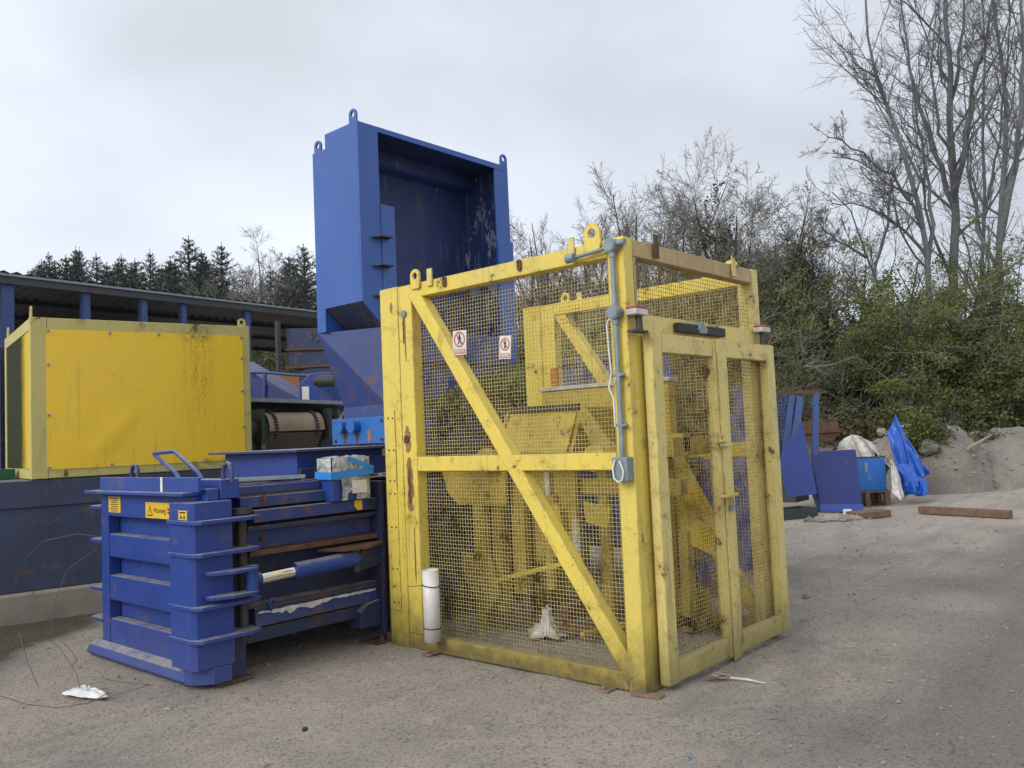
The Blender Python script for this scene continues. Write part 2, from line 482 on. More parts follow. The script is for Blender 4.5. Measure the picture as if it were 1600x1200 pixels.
def soil_mat():
    m, n, l, b = nt('heaped earth')
    tc = n.new('ShaderNodeTexCoord')
    v = tc.outputs['Object']
    c = mixc(n, l, ramp(n, l, noise(n, l, v, 0.6, 6, 0.65), 0.36, 0.64), (0.30, 0.262, 0.22), (0.195, 0.17, 0.145))
    c = mixc(n, l, mul(n, l, ramp(n, l, noise(n, l, v, 7, 6, 0.75), 0.54, 0.66), 0.6), c, (0.10, 0.085, 0.065))
    c = mixc(n, l, mul(n, l, ramp(n, l, noise(n, l, v, 14, 4, 0.6), 0.62, 0.68), 0.6), c, (0.36, 0.33, 0.29))
    l.new(c, b.inputs['Base Color'])
    b.inputs['Roughness'].default_value = 0.95
    bump(n, l, b, noise(n, l, v, 9, 8, 0.75), 0.9, 0.09)
    return m


M['soil'] = soil_mat()


# ------------------------------------------------------------------ things, parts, mesh builder
OFF = {}


def thing(name, label, cat, loc=(0, 0, 0), rz=0.0, group=None):
    o = bpy.data.objects.new(name, None)
    o.empty_display_size = 0.2
    COL.objects.link(o)
    o.location = loc
    o.rotation_euler = (0, 0, rz)
    tag(o, label, cat, group)
    OFF[o.name] = Vector(loc) if rz == 0 else Vector((0, 0, 0))   # unrotated things are built in place coordinates
    return o


def tag(o, label, cat, group=None):
    o['label'] = label
    o['category'] = cat
    if group:
        o['group'] = group
    return o


def kind(o, k):
    o['kind'] = k
    return o


def offset_of(o):
    while o is not None:
        if o.name in OFF:
            return OFF[o.name]
        o = o.parent
    return Vector((0, 0, 0))


def link(name, me, mat, parent=None, label=None):
    o = bpy.data.objects.new(name, me)
    COL.objects.link(o)
    if mat is not None and not me.materials:
        me.materials.append(mat)
    if parent is not None:
        o.parent = parent
    if label:
        o['label'] = label
    return o


def perp(d):
    a = Vector((0, 0, 1)) if abs(d.z) < 0.9 else Vector((1, 0, 0))
    u = d.cross(a).normalized()
    return u, d.cross(u).normalized()


class MB:
    def __init__(s):
        s.v, s.f, s.sm = [], [], []

    def add(s, vs, fs, smooth=False):
        o = len(s.v)
        s.v += [Vector(x) for x in vs]
        for f in fs:
            s.f.append([i + o for i in f])
            s.sm.append(smooth)
        return s

    def box(s, a, b):
        x0, y0, z0 = (min(a[i], b[i]) for i in range(3))
        x1, y1, z1 = (max(a[i], b[i]) for i in range(3))
        return s.add([(x0, y0, z0), (x1, y0, z0), (x1, y1, z0), (x0, y1, z0), (x0, y0, z1), (x1, y0, z1), (x1, y1, z1), (x0, y1, z1)],
                     [(0, 3, 2, 1), (4, 5, 6, 7), (0, 1, 5, 4), (1, 2, 6, 5), (2, 3, 7, 6), (3, 0, 4, 7)])

    def bar(s, p, q, w, h, up=(0, 0, 1)):
        p, q = Vector(p), Vector(q)
        d = (q - p).normalized()
        sd = d.cross(Vector(up)).normalized()
        u = sd.cross(d).normalized()
        a, b = sd * w / 2, u * h / 2
        return s.add([p - a - b, p + a - b, p + a + b, p - a + b, q - a - b, q + a - b, q + a + b, q - a + b],
                     [(0, 1, 2, 3), (4, 7, 6, 5), (0, 4, 5, 1), (1, 5, 6, 2), (2, 6, 7, 3), (3, 7, 4, 0)])

    def prism(s, pts, ext):
        n = len(pts)
        e = Vector(ext)
        a = [Vector(p) for p in pts]
        nrm = Vector((0, 0, 0))
        for i in range(n):
            nrm += a[i].cross(a[(i + 1) % n])
        if nrm.dot(e) < 0:
            a.reverse()
        fs = [tuple(range(n - 1, -1, -1)), tuple(range(n, 2 * n))]
        fs += [(i, (i + 1) % n, n + (i + 1) % n, n + i) for i in range(n)]
        return s.add(a + [p + e for p in a], fs)

    def cyl(s, p, q, r, n=16, r2=None, smooth=True):
        p, q = Vector(p), Vector(q)
        r2 = r if r2 is None else r2
        u, w = perp((q - p).normalized())
        ca = [(math.cos(2 * math.pi * i / n), math.sin(2 * math.pi * i / n)) for i in range(n)]
        vs = [p + (u * c + w * t) * r for c, t in ca] + [q + (u * c + w * t) * r2 for c, t in ca]
        s.add(vs, [(i, (i + 1) % n, n + (i + 1) % n, n + i) for i in range(n)], smooth)
        return s.add(vs, [tuple(range(n - 1, -1, -1)), tuple(range(n, 2 * n))])

    def tube(s, pts, r, n=8, closed=False):
        pts = [Vector(p) for p in pts]
        N = len(pts)
        rs = r if isinstance(r, (list, tuple)) else [r] * N
        vs = []
        u = None
        for i, p in enumerate(pts):
            if closed:
                d = (pts[(i + 1) % N] - pts[i - 1]).normalized()
            else:
                d = (pts[min(i + 1, N - 1)] - pts[max(i - 1, 0)]).normalized()
            if u is None:
                u, _ = perp(d)
            u = (u - d * u.dot(d)).normalized()
            w = d.cross(u)
            vs += [p + (u * math.cos(2 * math.pi * k / n) + w * math.sin(2 * math.pi * k / n)) * rs[i] for k in range(n)]
        fs = []
        for i in range(N if closed else N - 1):
            j = (i + 1) % N
            fs += [(i * n + k, i * n + (k + 1) % n, j * n + (k + 1) % n, j * n + k) for k in range(n)]
        s.add(vs, fs, True)
        if not closed:
            s.add(vs[:n], [tuple(range(n - 1, -1, -1))])
            s.add(vs[-n:], [tuple(range(n))])
        return s

    def lug(s, base, u, nrm, w, h, hole, t):
        """lifting eye: plate with a rounded top and a hole; base = middle of its foot, u = along its width, z up"""
        base, u, nrm = Vector(base), Vector(u).normalized(), Vector(nrm).normalized()
        z = Vector((0, 0, 1))
        cz = h - w / 2
        N = 24
        outer, inner = [], []
        for i in range(N):
            a = 2 * math.pi * (i + 0.5) / N
            c, sn = math.cos(a), math.sin(a)
            if sn >= 0:
                o = (c * w / 2, sn * w / 2)
            else:
                k = min(w / 2 / max(abs(c), 1e-6), cz / max(-sn, 1e-6))
                o = (c * k, sn * k)
            outer.append(o)
            inner.append((c * hole, sn * hole))
        P = lambda q, k: base + u * q[0] + z * (cz + q[1]) + nrm * (k * t / 2)
        vs = [P(q, 1) for q in outer] + [P(q, 1) for q in inner] + [P(q, -1) for q in outer] + [P(q, -1) for q in inner]
        fs = []
        for i in range(N):
            j = (i + 1) % N
            fs += [(i, j, N + j, N + i), (2 * N + j, 2 * N + i, 3 * N + i, 3 * N + j),
                   (i, 2 * N + i, 2 * N + j, j), (N + j, 3 * N + j, 3 * N + i, N + i)]
        return s.add(vs, fs)

    def build(s, name, mat, parent=None, label=None, bevel=0.0, local=False, seg=2):
        off = Vector((0, 0, 0)) if local or parent is None else offset_of(parent)
        me = bpy.data.meshes.new(name)
        me.from_pydata([(v - off)[:] for v in s.v], [], s.f)
        me.polygons.foreach_set('use_smooth', s.sm)
        me.update()
        o = link(name, me, mat, parent, label)
        if bevel:
            b = o.modifiers.new('bevel', 'BEVEL')
            b.width = bevel
            b.segments = seg
            b.limit_method = 'ANGLE'
            b.angle_limit = math.radians(50)
        return o


def text_mesh(txt, size, mat, name, origin, u, v, parent, bold=0.0):
    """flat lettering laid on a plane: origin, u = reading direction, v = up"""
    cu = bpy.data.curves.new('lettering', 'FONT')
    cu.body = txt
    cu.size = size
    cu.offset = bold
    o = bpy.data.objects.new('lettering', cu)
    COL.objects.link(o)
    me = bpy.data.meshes.new_from_object(o.evaluated_get(bpy.context.evaluated_depsgraph_get()))
    bpy.data.objects.remove(o)
    off = offset_of(parent)
    origin, u, v = Vector(origin) - off, Vector(u), Vector(v)
    for q in me.vertices:
        q.co = origin + u * q.co.x + v * q.co.y
    me.materials.clear()
    return link(name, me, mat, parent)


# ------------------------------------------------------------------ numpy helpers
def vnoise(x, y, scale, seed=0):
    r = np.random.RandomState(seed)
    T = r.rand(256, 256)
    X, Y = x / scale + 1000, y / scale + 1000
    i, j = np.floor(X).astype(int), np.floor(Y).astype(int)
    fx, fy = X - i, Y - j
    fx, fy = fx * fx * (3 - 2 * fx), fy * fy * (3 - 2 * fy)
    g = lambda a, b: T[a % 256, b % 256]
    return (g(i, j) * (1 - fx) + g(i + 1, j) * fx) * (1 - fy) + (g(i, j + 1) * (1 - fx) + g(i + 1, j + 1) * fx) * fy - 0.5


def np_mesh(name, V, F, mat, parent=None, smooth=False):
    """V (n,3); F (m,k) all the same k"""
    me = bpy.data.meshes.new(name or 'tree_part')
    V = np.asarray(V, dtype=np.float32)
    F = np.asarray(F, dtype=np.int32)
    k = F.shape[1]
    me.vertices.add(len(V))
    me.vertices.foreach_set('co', V.ravel())
    me.loops.add(F.size)
    me.loops.foreach_set('vertex_index', F.ravel())
    me.polygons.add(len(F))
    me.polygons.foreach_set('loop_start', np.arange(0, F.size, k, dtype=np.int32))
    me.polygons.foreach_set('use_smooth', np.full(len(F), smooth))
    me.update(calc_edges=True)
    me.materials.append(mat)
    return link(name, me, mat, parent) if name else me


def unit(a):
    return a / np.maximum(np.linalg.norm(a, axis=-1, keepdims=True), 1e-9)


def tubes(P, R, k):
    N, n, _ = P.shape
    T = np.empty_like(P)
    T[:, 1:-1] = P[:, 2:] - P[:, :-2]
    T[:, 0] = P[:, 1] - P[:, 0]
    T[:, -1] = P[:, -1] - P[:, -2]
    T = unit(T)
    A = np.zeros_like(T)
    A[..., 0] = 0.83
    A[..., 1] = 0.55
    U = unit(np.cross(T, A))
    W = np.cross(T, U)
    a = np.arange(k) * 2 * np.pi / k
    V = P[:, :, None] + (U[:, :, None] * np.cos(a)[:, None] + W[:, :, None] * np.sin(a)[:, None]) * R[:, :, None, None]
    idx = np.arange(N * n * k).reshape(N, n, k)
    a0 = idx[:, :-1]
    b0 = idx[:, 1:]
    F = np.stack([a0, np.roll(a0, -1, 2), np.roll(b0, -1, 2), b0], -1).reshape(-1, 4)
    return V.reshape(-1, 3), F


def merge(parts):
    Vs, Fs, o = [], [], 0
    for V, F in parts:
        Vs.append(V)
        Fs.append(F + o)
        o += len(V)
    return np.concatenate(Vs), np.concatenate(Fs)


def polys(rs, S, D, L, r0, r1, n, wig, up):
    N = len(S)
    P = np.empty((N, n, 3))
    P[:, 0] = S
    d = unit(D)
    st = (L / (n - 1))[:, None]
    for i in range(1, n):
        d = d + rs.randn(N, 3) * wig
        d[:, 2] += up
        d = unit(d)
        P[:, i] = P[:, i - 1] + d * st
    t = np.linspace(0, 1, n)[None]
    return P, r0[:, None] * (1 - t) + r1[:, None] * t


def spawn(rs, P, R, L, n, ang, tmin, lf, rf, npts, wig, up, rmin, tip=0.35, tpow=1.0):
    N, m, _ = P.shape
    pi = np.repeat(np.arange(N), n)
    K = len(pi)
    t = tmin + (1 - tmin) * rs.rand(K) ** tpow
    x = t * (m - 1)
    i = np.minimum(x.astype(int), m - 2)
    f = (x - i)[:, None]
    S = P[pi, i] * (1 - f) + P[pi, i + 1] * f
    T = unit(P[pi, i + 1] - P[pi, i])
    q = unit(np.cross(T, rs.randn(K, 3)))
    a = np.radians(ang[0] + (ang[1] - ang[0]) * rs.rand(K))[:, None]
    D = T * np.cos(a) + q * np.sin(a)
    Ln = L[pi] * (lf[0] + (lf[1] - lf[0]) * rs.rand(K)) * (1.15 - 0.6 * t)
    rr = np.maximum((R[pi, i] * (1 - f[:, 0]) + R[pi, i + 1] * f[:, 0]) * rf, rmin)
    Pn, Rn = polys(rs, S, D, Ln, rr, np.maximum(rr * tip, rmin * 0.8), npts, wig, up)
    return Pn, Rn, Ln


def leaves(rs, C, size, aspect=0.55, droop=0.0, flat=0.0):
    """one small folded-free quad per centre"""
    N = len(C)
    d = rs.randn(N, 3)
    d[:, 2] = d[:, 2] * (1 - flat) - droop
    d = unit(d)
    w = unit(np.cross(d, rs.randn(N, 3)))
    s = (size * (0.6 + 0.8 * rs.rand(N)))[:, None]
    V = np.stack([C - d * s * .5, C + w * s * aspect * .5, C + d * s * .5, C - w * s * aspect * .5], 1).reshape(-1, 3)
    return V, np.arange(4 * N).reshape(N, 4)


def along(rs, P, n, spread):
    N, m, _ = P.shape
    pi = np.repeat(np.arange(N), n)
    x = rs.rand(len(pi)) * (m - 1)
    i = np.minimum(x.astype(int), m - 2)
    f = (x - i)[:, None]
    return P[pi, i] * (1 - f) + P[pi, i + 1] * f + rs.randn(len(pi), 3) * spread


# ------------------------------------------------------------------ ground
def growth(a, b, step, far, k=1.13):
    c = list(np.arange(a, b + 1e-6, step))
    s, x = step, c[-1]
    while x < far:
        s *= k
        x += s
        c.append(x)
    s, x, lo = step, c[0], []
    while x > -far:
        s *= k
        x -= s
        lo.append(x)
    return np.array(lo[::-1] + c)


def in_poly(X, Y, poly):
    """signed distance, positive inside"""
    d = np.full(X.shape, 1e9)
    ins = np.zeros(X.shape, bool)
    n = len(poly)
    for i in range(n):
        (x0, y0), (x1, y1) = poly[i], poly[(i + 1) % n]
        ex, ey = x1 - x0, y1 - y0
        t = np.clip(((X - x0) * ex + (Y - y0) * ey) / (ex * ex + ey * ey), 0, 1)
        d = np.minimum(d, np.hypot(X - x0 - t * ex, Y - y0 - t * ey))
        c = ((y0 > Y) != (y1 > Y)) & (X < (x1 - x0) * (Y - y0) / (y1 - y0 + 1e-12) + x0)
        ins ^= c
    return np.where(ins, d, -d)


def gp(px, py):
    p = on(px, py, 'Z', 0)
    return float(p[0]), float(p[1])


gx, gy = growth(-5, 7, 0.08, 700, 1.15), growth(-4, 7, 0.08, 700, 1.15)
GX, GY = np.meshgrid(gx, gy, indexing='ij')
fade = np.clip(1 - np.hypot(GX, GY) / 60, 0, 1)
RUT = 0
for rx, amp in ((-2.6, .022), (-1.75, .020), (3.1, .022), (4.3, .020)):
    w_ = GX * math.sin(math.radians(-18)) + GY * math.cos(math.radians(-18)) + 2.2 + rx * .55 + vnoise(GX, GY, 3.0, 12) * .5
    RUT = RUT - amp * np.exp(-(w_ / .16) ** 2) + amp * .6 * np.exp(-((np.abs(w_) - .26) / .08) ** 2)
GZ = RUT * (vnoise(GX, GY, 2.0, 13) + .6) + (vnoise(GX, GY, 1.1, 1) * 0.030 + vnoise(GX, GY, 0.35, 2) * 0.016 + vnoise(GX, GY, 0.13, 3) * 0.008) * fade
GZ -= 0.006
pad = in_poly(GX, GY, [gp(-200, 1110), gp(0, 1052), gp(60, 1012), gp(135, 985), gp(300, 1040), gp(190, 1110), gp(0, 1190), gp(-200, 1290)])
pad = np.clip((pad + .25 + vnoise(GX, GY, 0.3, 5) * 0.35 + vnoise(GX, GY, 0.09, 6) * 0.2) / 0.75, 0, 1) * 0.8
bank = in_poly(GX, GY, [gp(-300, 1150), gp(0, 1045), gp(60, 1008), gp(140, 978), gp(170, 955), gp(0, 975), gp(-300, 1000)])
bank = np.clip((bank + 0.05 + vnoise(GX, GY, 0.2, 7) * 0.2) / 0.12, 0, 1)
pad *= 1 - bank
GZ += bank * 0.03
grey = in_poly(GX, GY, [gp(1330, 900), gp(1480, 830), gp(1900, 800), gp(2100, 1250), gp(1500, 1300), gp(1230, 1180), gp(1300, 1050)])
grey = np.clip((grey + vnoise(GX, GY, 0.9, 8) * 1.6) / 1.0, 0, 1)
dark = np.clip(vnoise(GX, GY, 2.1, 9) * 3.5 - 0.35 + vnoise(GX, GY, 0.5, 10) * 1.2, 0, 1) * 0.7
grey = np.maximum(grey * 0.8, dark * .8)
grey = np.clip(np.maximum(grey, np.clip(-RUT * 14, 0, .25)), 0, 1)
nx, ny = GX.shape
gi = np.arange(nx * ny).reshape(nx, ny)
GF = np.stack([gi[:-1, :-1], gi[1:, :-1], gi[1:, 1:], gi[:-1, 1:]], -1).reshape(-1, 4)
ground = np_mesh('ground', np.stack([GX, GY, GZ], -1).reshape(-1, 3), GF, M['ground'], smooth=True)
kind(ground, 'structure')
ca = ground.data.color_attributes.new('zone', 'FLOAT_COLOR', 'POINT')
zc = np.ones((nx * ny, 4), np.float32)
zc[:, 0], zc[:, 1], zc[:, 2] = pad.ravel(), bank.ravel(), grey.ravel()
ca.data.foreach_set('color', zc.ravel())


def gz(x, y):
    return float((vnoise(np.array([x]), np.array([y]), 1.1, 1) * 0.03)[0]) - 0.006


# the heap of earth at the right, in front of the hedge
RUBBLE, HEAP = [], []


def mound(name, cx, cy, rx, ry, h, rot, seed, res=150):
    u = np.linspace(-1.15, 1.15, res)
    A, B = np.meshgrid(u, u, indexing='ij')
    rr = np.sqrt(A * A + B * B)
    X0, Y0 = A * rx, B * ry
    c_, s_ = math.cos(rot), math.sin(rot)
    X, Y = cx + X0 * c_ - Y0 * s_, cy + X0 * s_ + Y0 * c_
    z = np.clip(1 - (rr + vnoise(X, Y, 1.6, seed) * 0.45) ** 2, 0, 1) ** 0.5 * h
    z += (vnoise(X, Y, 0.9, seed + 1) * 0.42 + vnoise(X, Y, 0.33, seed + 2) * 0.26 + vnoise(X, Y, 0.12, seed + 3) * 0.10) * min(h, 1) * np.clip(z / h * 2, 0, 1) - 0.03
    q = np.random.RandomState(seed).choice(res * res, min(res * res, 700), replace=False)
    q = q[z.ravel()[q] > .02]
    RUBBLE.append(np.stack([X.ravel()[q], Y.ravel()[q], z.ravel()[q]], 1))
    HEAP.append(np.stack([X.ravel(), Y.ravel(), z.ravel()], 1))
    i = np.arange(res * res).reshape(res, res)
    F = np.stack([i[:-1, :-1], i[1:, :-1], i[1:, 1:], i[:-1, 1:]], -1).reshape(-1, 4)
    return kind(np_mesh(name, np.stack([X, Y, z], -1).reshape(-1, 3), F, M['soil'], smooth=True), 'structure')


vx, vy = col_at(1540, 22.0)
mound('earth_heap', vx, vy, 6.6, 3.6, 1.15, math.radians(-48), 21)
vx, vy = col_at(1428, 19.2)
mound('earth_heap', vx, vy, 1.15, 1.8, 1.42, math.radians(-48), 31)
vx, vy = col_at(1335, 21.0)
mound('earth_heap', vx, vy, 3.0, 1.6, 0.95, math.radians(-48), 41)
vx, vy = gp(1297, 814)
mound('sand_heap', vx, vy, 0.50, 0.22, 0.075, math.radians(-48), 51, 40)

def rest(px, py, dep, sink=0.0):
    """point on the heaps' surface, on a sight line if it meets them, else straight below the given point"""
    H_ = np.concatenate(HEAP)
    for d_ in np.arange(15, 27, .1):
        p = at(px, py, d_)
        q = np.hypot(H_[:, 0] - p[0], H_[:, 1] - p[1])
        n_ = q < .12
        if n_.any() and H_[n_, 2].max() >= p[2]:
            p[2] = H_[n_, 2].max() - sink
            return p
    p = at(px, py, dep)
    q = np.hypot(H_[:, 0] - p[0], H_[:, 1] - p[1])
    n_ = q < .15
    p[2] = (max(H_[n_, 2].max(), 0) if n_.any() else 0) - sink
    return p


# ------------------------------------------------------------------ the yellow guard cage
cage = thing('safety_cage', 'tall yellow mesh guard cage with double doors standing on the gravel', 'cage', (0.92, 1.17, 0))


def wire_panel(plane, val, a0, a1, b0, b1, pitch, r, mat, parent, seed, name='wire_mesh', skip=None):
    """woven wire: plane 'X' (a = y) or 'Y' (a = x), b = z; each wire weaves over and under"""
    rs = np.random.RandomState(seed)
    parts = []
    for direction in (0, 1):
        lo, hi, l2, h2 = (a0, a1, b0, b1) if direction == 0 else (b0, b1, a0, a1)
        cnt = int((hi - lo) / pitch)
        pos = lo + (np.arange(cnt) + 0.5) * (hi - lo) / cnt
        m = max(int((h2 - l2) / pitch / 2) * 2, 4)
        run = np.linspace(l2, h2, m + 1)
        N = len(pos)
        P = np.zeros((N, m + 1, 3))
        wob = rs.randn(N, 1) * 0.0006 + np.cumsum(rs.randn(N, m + 1) * 0.00015, axis=1)
        sag = vnoise(np.repeat(pos[:, None], m + 1, 1), np.repeat(run[None], N, 0), 0.45, seed + 9) * 0.010
        par = ((np.arange(N)[:, None] + np.arange(m + 1)[None] + direction) % 2) * 2 - 1
        dep = val + par * r * 0.9 * (1 if direction else -1) + sag
        A = np.repeat(pos[:, None], m + 1, 1) + wob
        B = np.repeat(run[None], N, 0)
        if direction:
            A, B = B, A
        if plane == 'X':
            P[..., 0], P[..., 1], P[..., 2] = dep, A, B
        else:
            P[..., 0], P[..., 1], P[..., 2] = A, dep, B
        parts.append(tubes(P, np.full((N, m + 1), r), 4))
    V, F = merge(parts)
    V = V - np.array(offset_of(parent))
    return kind(np_mesh(name, V, F, mat, parent, smooth=True), 'stuff')


def screw_row(pts, nrm, r, mat, parent, name='screw', h=0.006, n=8):
    """small round heads, each an object, sharing one mesh"""
    first = None
    nrm = Vector(nrm).normalized()
    for p in pts:
        if first is None:
            b = MB().cyl((0, 0, 0), nrm * h, r, n)
            first = b.build(name, mat, parent, local=True)
            o = first
        else:
            o = first.copy()
            COL.objects.link(o)
        o.location = Vector(p) - offset_of(parent)
    return first


def cage_side(x0, x1, out, far):
    """one long side of the cage between the planes x0 (outer face) and x1; out = -1 or +1, the outward side"""
    Y, B = M['yellow'], 0.006
    lo, hi = min(x0, x1), max(x0, x1)
    MB().box((lo, 0.0, 0.0), (hi, 0.125, 2.80)).build('corner_post', M['yellow_pale'] if far else Y, cage, bevel=B)
    MB().box((lo, 2.135, 0.0), (hi, 2.345, 2.80)).build('end_post', Y, cage, bevel=B)
    MB().box((lo + 0.004, 1.975, 0.12), (hi - 0.004, 2.132, 2.795)).build('end_post', Y, cage, bevel=B)
    MB().box((lo + 0.003, 0.128, 2.685), (hi - 0.003, 1.972, 2.796)).build('top_rail', Y, cage, bevel=B)
    MB().box((lo + 0.003, 0.128, 1.352), (hi - 0.003, 1.972, 1.462)).build('middle_rail', Y, cage, bevel=B)
    MB().box((lo + 0.003, 0.128, 0.010), (hi - 0.003, 2.132, 0.118)).build('bottom_rail', Y, cage, bevel=B)
    xc = x0 + out * 0.003 - out * 0.045
    MB().bar((xc, 1.968, 2.754), (xc, 0.088, 0.095), 0.090, 0.108, up=(0, 1, 1)).build('diagonal_brace', Y, cage, bevel=B)
    xw = x1 + out * 0.012
    wire_panel('X', xw, 0.12, 1.98, 1.455, 2.69, 0.0268, 0.0017, M['wire'], cage, 3 + far)
    wire_panel('X', xw, 0.12, 1.98, 0.11, 1.36, 0.0268, 0.0017, M['wire'], cage, 13 + far)
    xo = x0 + out * 0.008
    for yc, w, h, zz in ((1.905, 0.105, 0.155, 2.745), (0.225, 0.13, 0.185, 2.735)):
        MB().lug((xo, yc, zz), (0, 1, 0), (1, 0, 0), w, h, w * 0.24, 0.016).build('lifting_lug', Y, cage, bevel=0.002)
    for yc, zz in ((1.745, 2.745), (0.398, 2.725)):
        MB().box((xo - 0.006, yc - 0.028, zz), (xo + 0.006, yc + 0.028, zz + 0.135)).build('locating_tab', M['yellow_pale'], cage, bevel=0.003)
    for yc in (1.59, 0.85):
        MB().lug((xo, yc, 2.715), (0, 1, 0), (1, 0, 0), 0.036, 0.08, 0.009, 0.012).build('bolt_slot', M['rust'], cage)
    for yc in (1.86, 0.27):
        MB().box((xo + out * 0.08, yc - 0.048, 0.003), (xo - out * 0.03, yc + 0.048, 0.014)).cyl((xo + out * 0.05, yc, 0.018), (xo + out * 0.05, yc, 0.035), 0.016, 6).build('foot_plate', M['foot'], cage, bevel=0.002)


cage_side(0.0, 0.10, -1, 0)
cage_side(1.85, 1.75, 1, 40)
# fixed cover strip with its screws on the outer end post, an access hole beside it
Y_ = M['yellow']
MB().box((-0.010, 2.205, 0.28), (-0.001, 2.298, 1.83)).build('cover_strip', Y_, cage, bevel=0.002)
screw_row([(-0.010, y, z) for z in (0.34, 0.60, 0.92, 1.18, 1.28, 1.52, 1.77) for y in (2.225, 2.278)], (-1, 0, 0), 0.0065, M['dark'], cage)
MB().cyl((-0.002, 2.055, 2.575), (-0.014, 2.055, 2.575), 0.026, 12).build('bolt', M['galv'], cage)
MB().cyl((-0.002, 2.075, 1.60), (-0.008, 2.075, 1.60), 0.030, 14).build('bolt_plate', M['rust'], cage)


def worn(name, y, z0, z1, w, seed, mat, x=-0.0012):
    """ragged patch of bare or stained metal on the outer face of the left posts"""
    rr = random.Random(seed)
    n_ = 14
    L_ = [(x, y - w * rr.uniform(.35, 1) * math.sin(math.pi * (i + .6) / (n_ + .2)) ** .4, z0 + (z1 - z0) * i / (n_ - 1)) for i in range(n_)]
    R_ = [(x, y + w * rr.uniform(.35, 1) * math.sin(math.pi * (i + .6) / (n_ + .2)) ** .4, z0 + (z1 - z0) * i / (n_ - 1)) for i in range(n_)]
    return MB().add(L_ + R_, [(i, i + 1, n_ + i + 1, n_ + i) for i in range(n_ - 1)]).build(name, mat, cage)


worn('worn_patch', 2.062, 1.10, 1.385, .028, 1, M['rust'])
worn('rust_stain', 2.062, 1.05, 1.46, .048, 2, M['stain'], -0.0006)
worn('rust_run', 2.058, 2.20, 2.56, .008, 3, M['stain'])
worn('rust_run', 2.072, 2.34, 2.56, .012, 4, M['rust'])
worn('rust_stain', 2.075, 1.50, 1.70, .045, 5, M['stain'], -0.0006)
worn('rust_stain', 2.21, 2.60, 2.68, .022, 6, M['stain'])
worn('rust_run', 2.03, .50, .93, .006, 7, M['dark'])

MB().bar((-0.01, 0.09, 0.010), (0.02, -0.10, 0.010), 0.08, 0.012).build('foot_plate', M['foot'], cage, bevel=0.002)

# door end
YP = M['yellow_pale']
MB().box((0.103, 0.004, 2.685), (1.747, 0.096, 2.796)).build('top_rail', M['yellow_stained'], cage, bevel=0.006)
MB().box((0.103, 0.006, 0.0), (0.200, 0.094, 2.203)).build('door_jamb', Y_, cage, bevel=0.006)
MB().box((1.665, 0.006, 0.0), (1.747, 0.094, 2.203)).build('door_jamb', YP, cage, bevel=0.006)
MB().box((0.103, 0.002, 2.327), (0.135, 0.09, 2.683)).build('door_jamb', M['yellow_stained'], cage, bevel=0.004)
MB().box((0.103, 0.004, 2.205), (1.747, 0.096, 2.325)).build('lintel', YP, cage, bevel=0.006)
wire_panel('Y', 0.05, 0.10, 1.75, 2.32, 2.69, 0.0268, 0.0017, M['wire_door'], cage, 71)
for x in (0.356, 1.425):
    MB().bar((x, -0.016, 2.70), (x, -0.016, 2.855), 0.05, 0.014, up=(0, 1, 0)).build('locating_tab', M['rust'] if x < 1 else YP, cage, bevel=0.003)


def door_leaf(x0, x1, sw0, sw1):
    """door leaf in front of the frame: x span, widths of its two stiles"""
    ya, yb = -0.085, -0.015
    MB().box((x0, ya, 0.035), (x0 + sw0, yb, 2.20)).build('door_stile', YP, cage, bevel=0.006)
    MB().box((x1 - sw1, ya, 0.035), (x1, yb, 2.20)).build('door_stile', YP, cage, bevel=0.006)
    MB().box((x0 + sw0 + .002, ya + .003, 2.075), (x1 - sw1 - .002, yb - .003, 2.198)).build('door_rail', YP, cage, bevel=0.006)
    MB().box((x0 + sw0 + .002, ya + .003, 0.038), (x1 - sw1 - .002, yb - .003, 0.165)).build('door_rail', YP, cage, bevel=0.006)
    wire_panel('Y', yb - 0.012, x0 + sw0 - .01, x1 - sw1 + .01, 0.155, 2.085, 0.0268, 0.0017, M['wire_door'], cage, int(x0 * 50) + 81, 'door_wire_mesh')


door_leaf(0.135, 0.995, 0.115, 0.085)
door_leaf(1.003, 1.875, 0.10, 0.13)
MB().box((0.945, -0.098, 0.012), (1.055, -0.087, 2.19)).build('door_closing_strip', YP, cage, bevel=0.003)
for z in (0.35, 1.1, 1.9):
    MB().cyl((1.892, -0.045, z), (1.892, -0.045, z + 0.12), 0.013, 10).build('hinge', YP, cage)
lat = MB().box((0.90, -0.125, 1.455), (1.03, -0.100, 1.485)).box((0.885, -0.135, 1.485), (0.935, -0.098, 1.545)).build('latch', M['yellow_pale'], cage, bevel=0.004)
MB().bar((0.84, -0.115, 1.12), (1.06, -0.115, 1.125), 0.05, 0.016).build('latch', M['yellow'], cage, bevel=0.003)
MB().box((0.975, -0.130, 1.015), (1.02, -0.105, 1.055)).tube([(0.982, -0.118, 1.055), (0.984, -0.118, 1.085), (1.0, -0.118, 1.097), (1.013, -0.118, 1.085), (1.014, -0.118, 1.055)], 0.005, 6).build('padlock', M['galv'], cage, bevel=0.003)
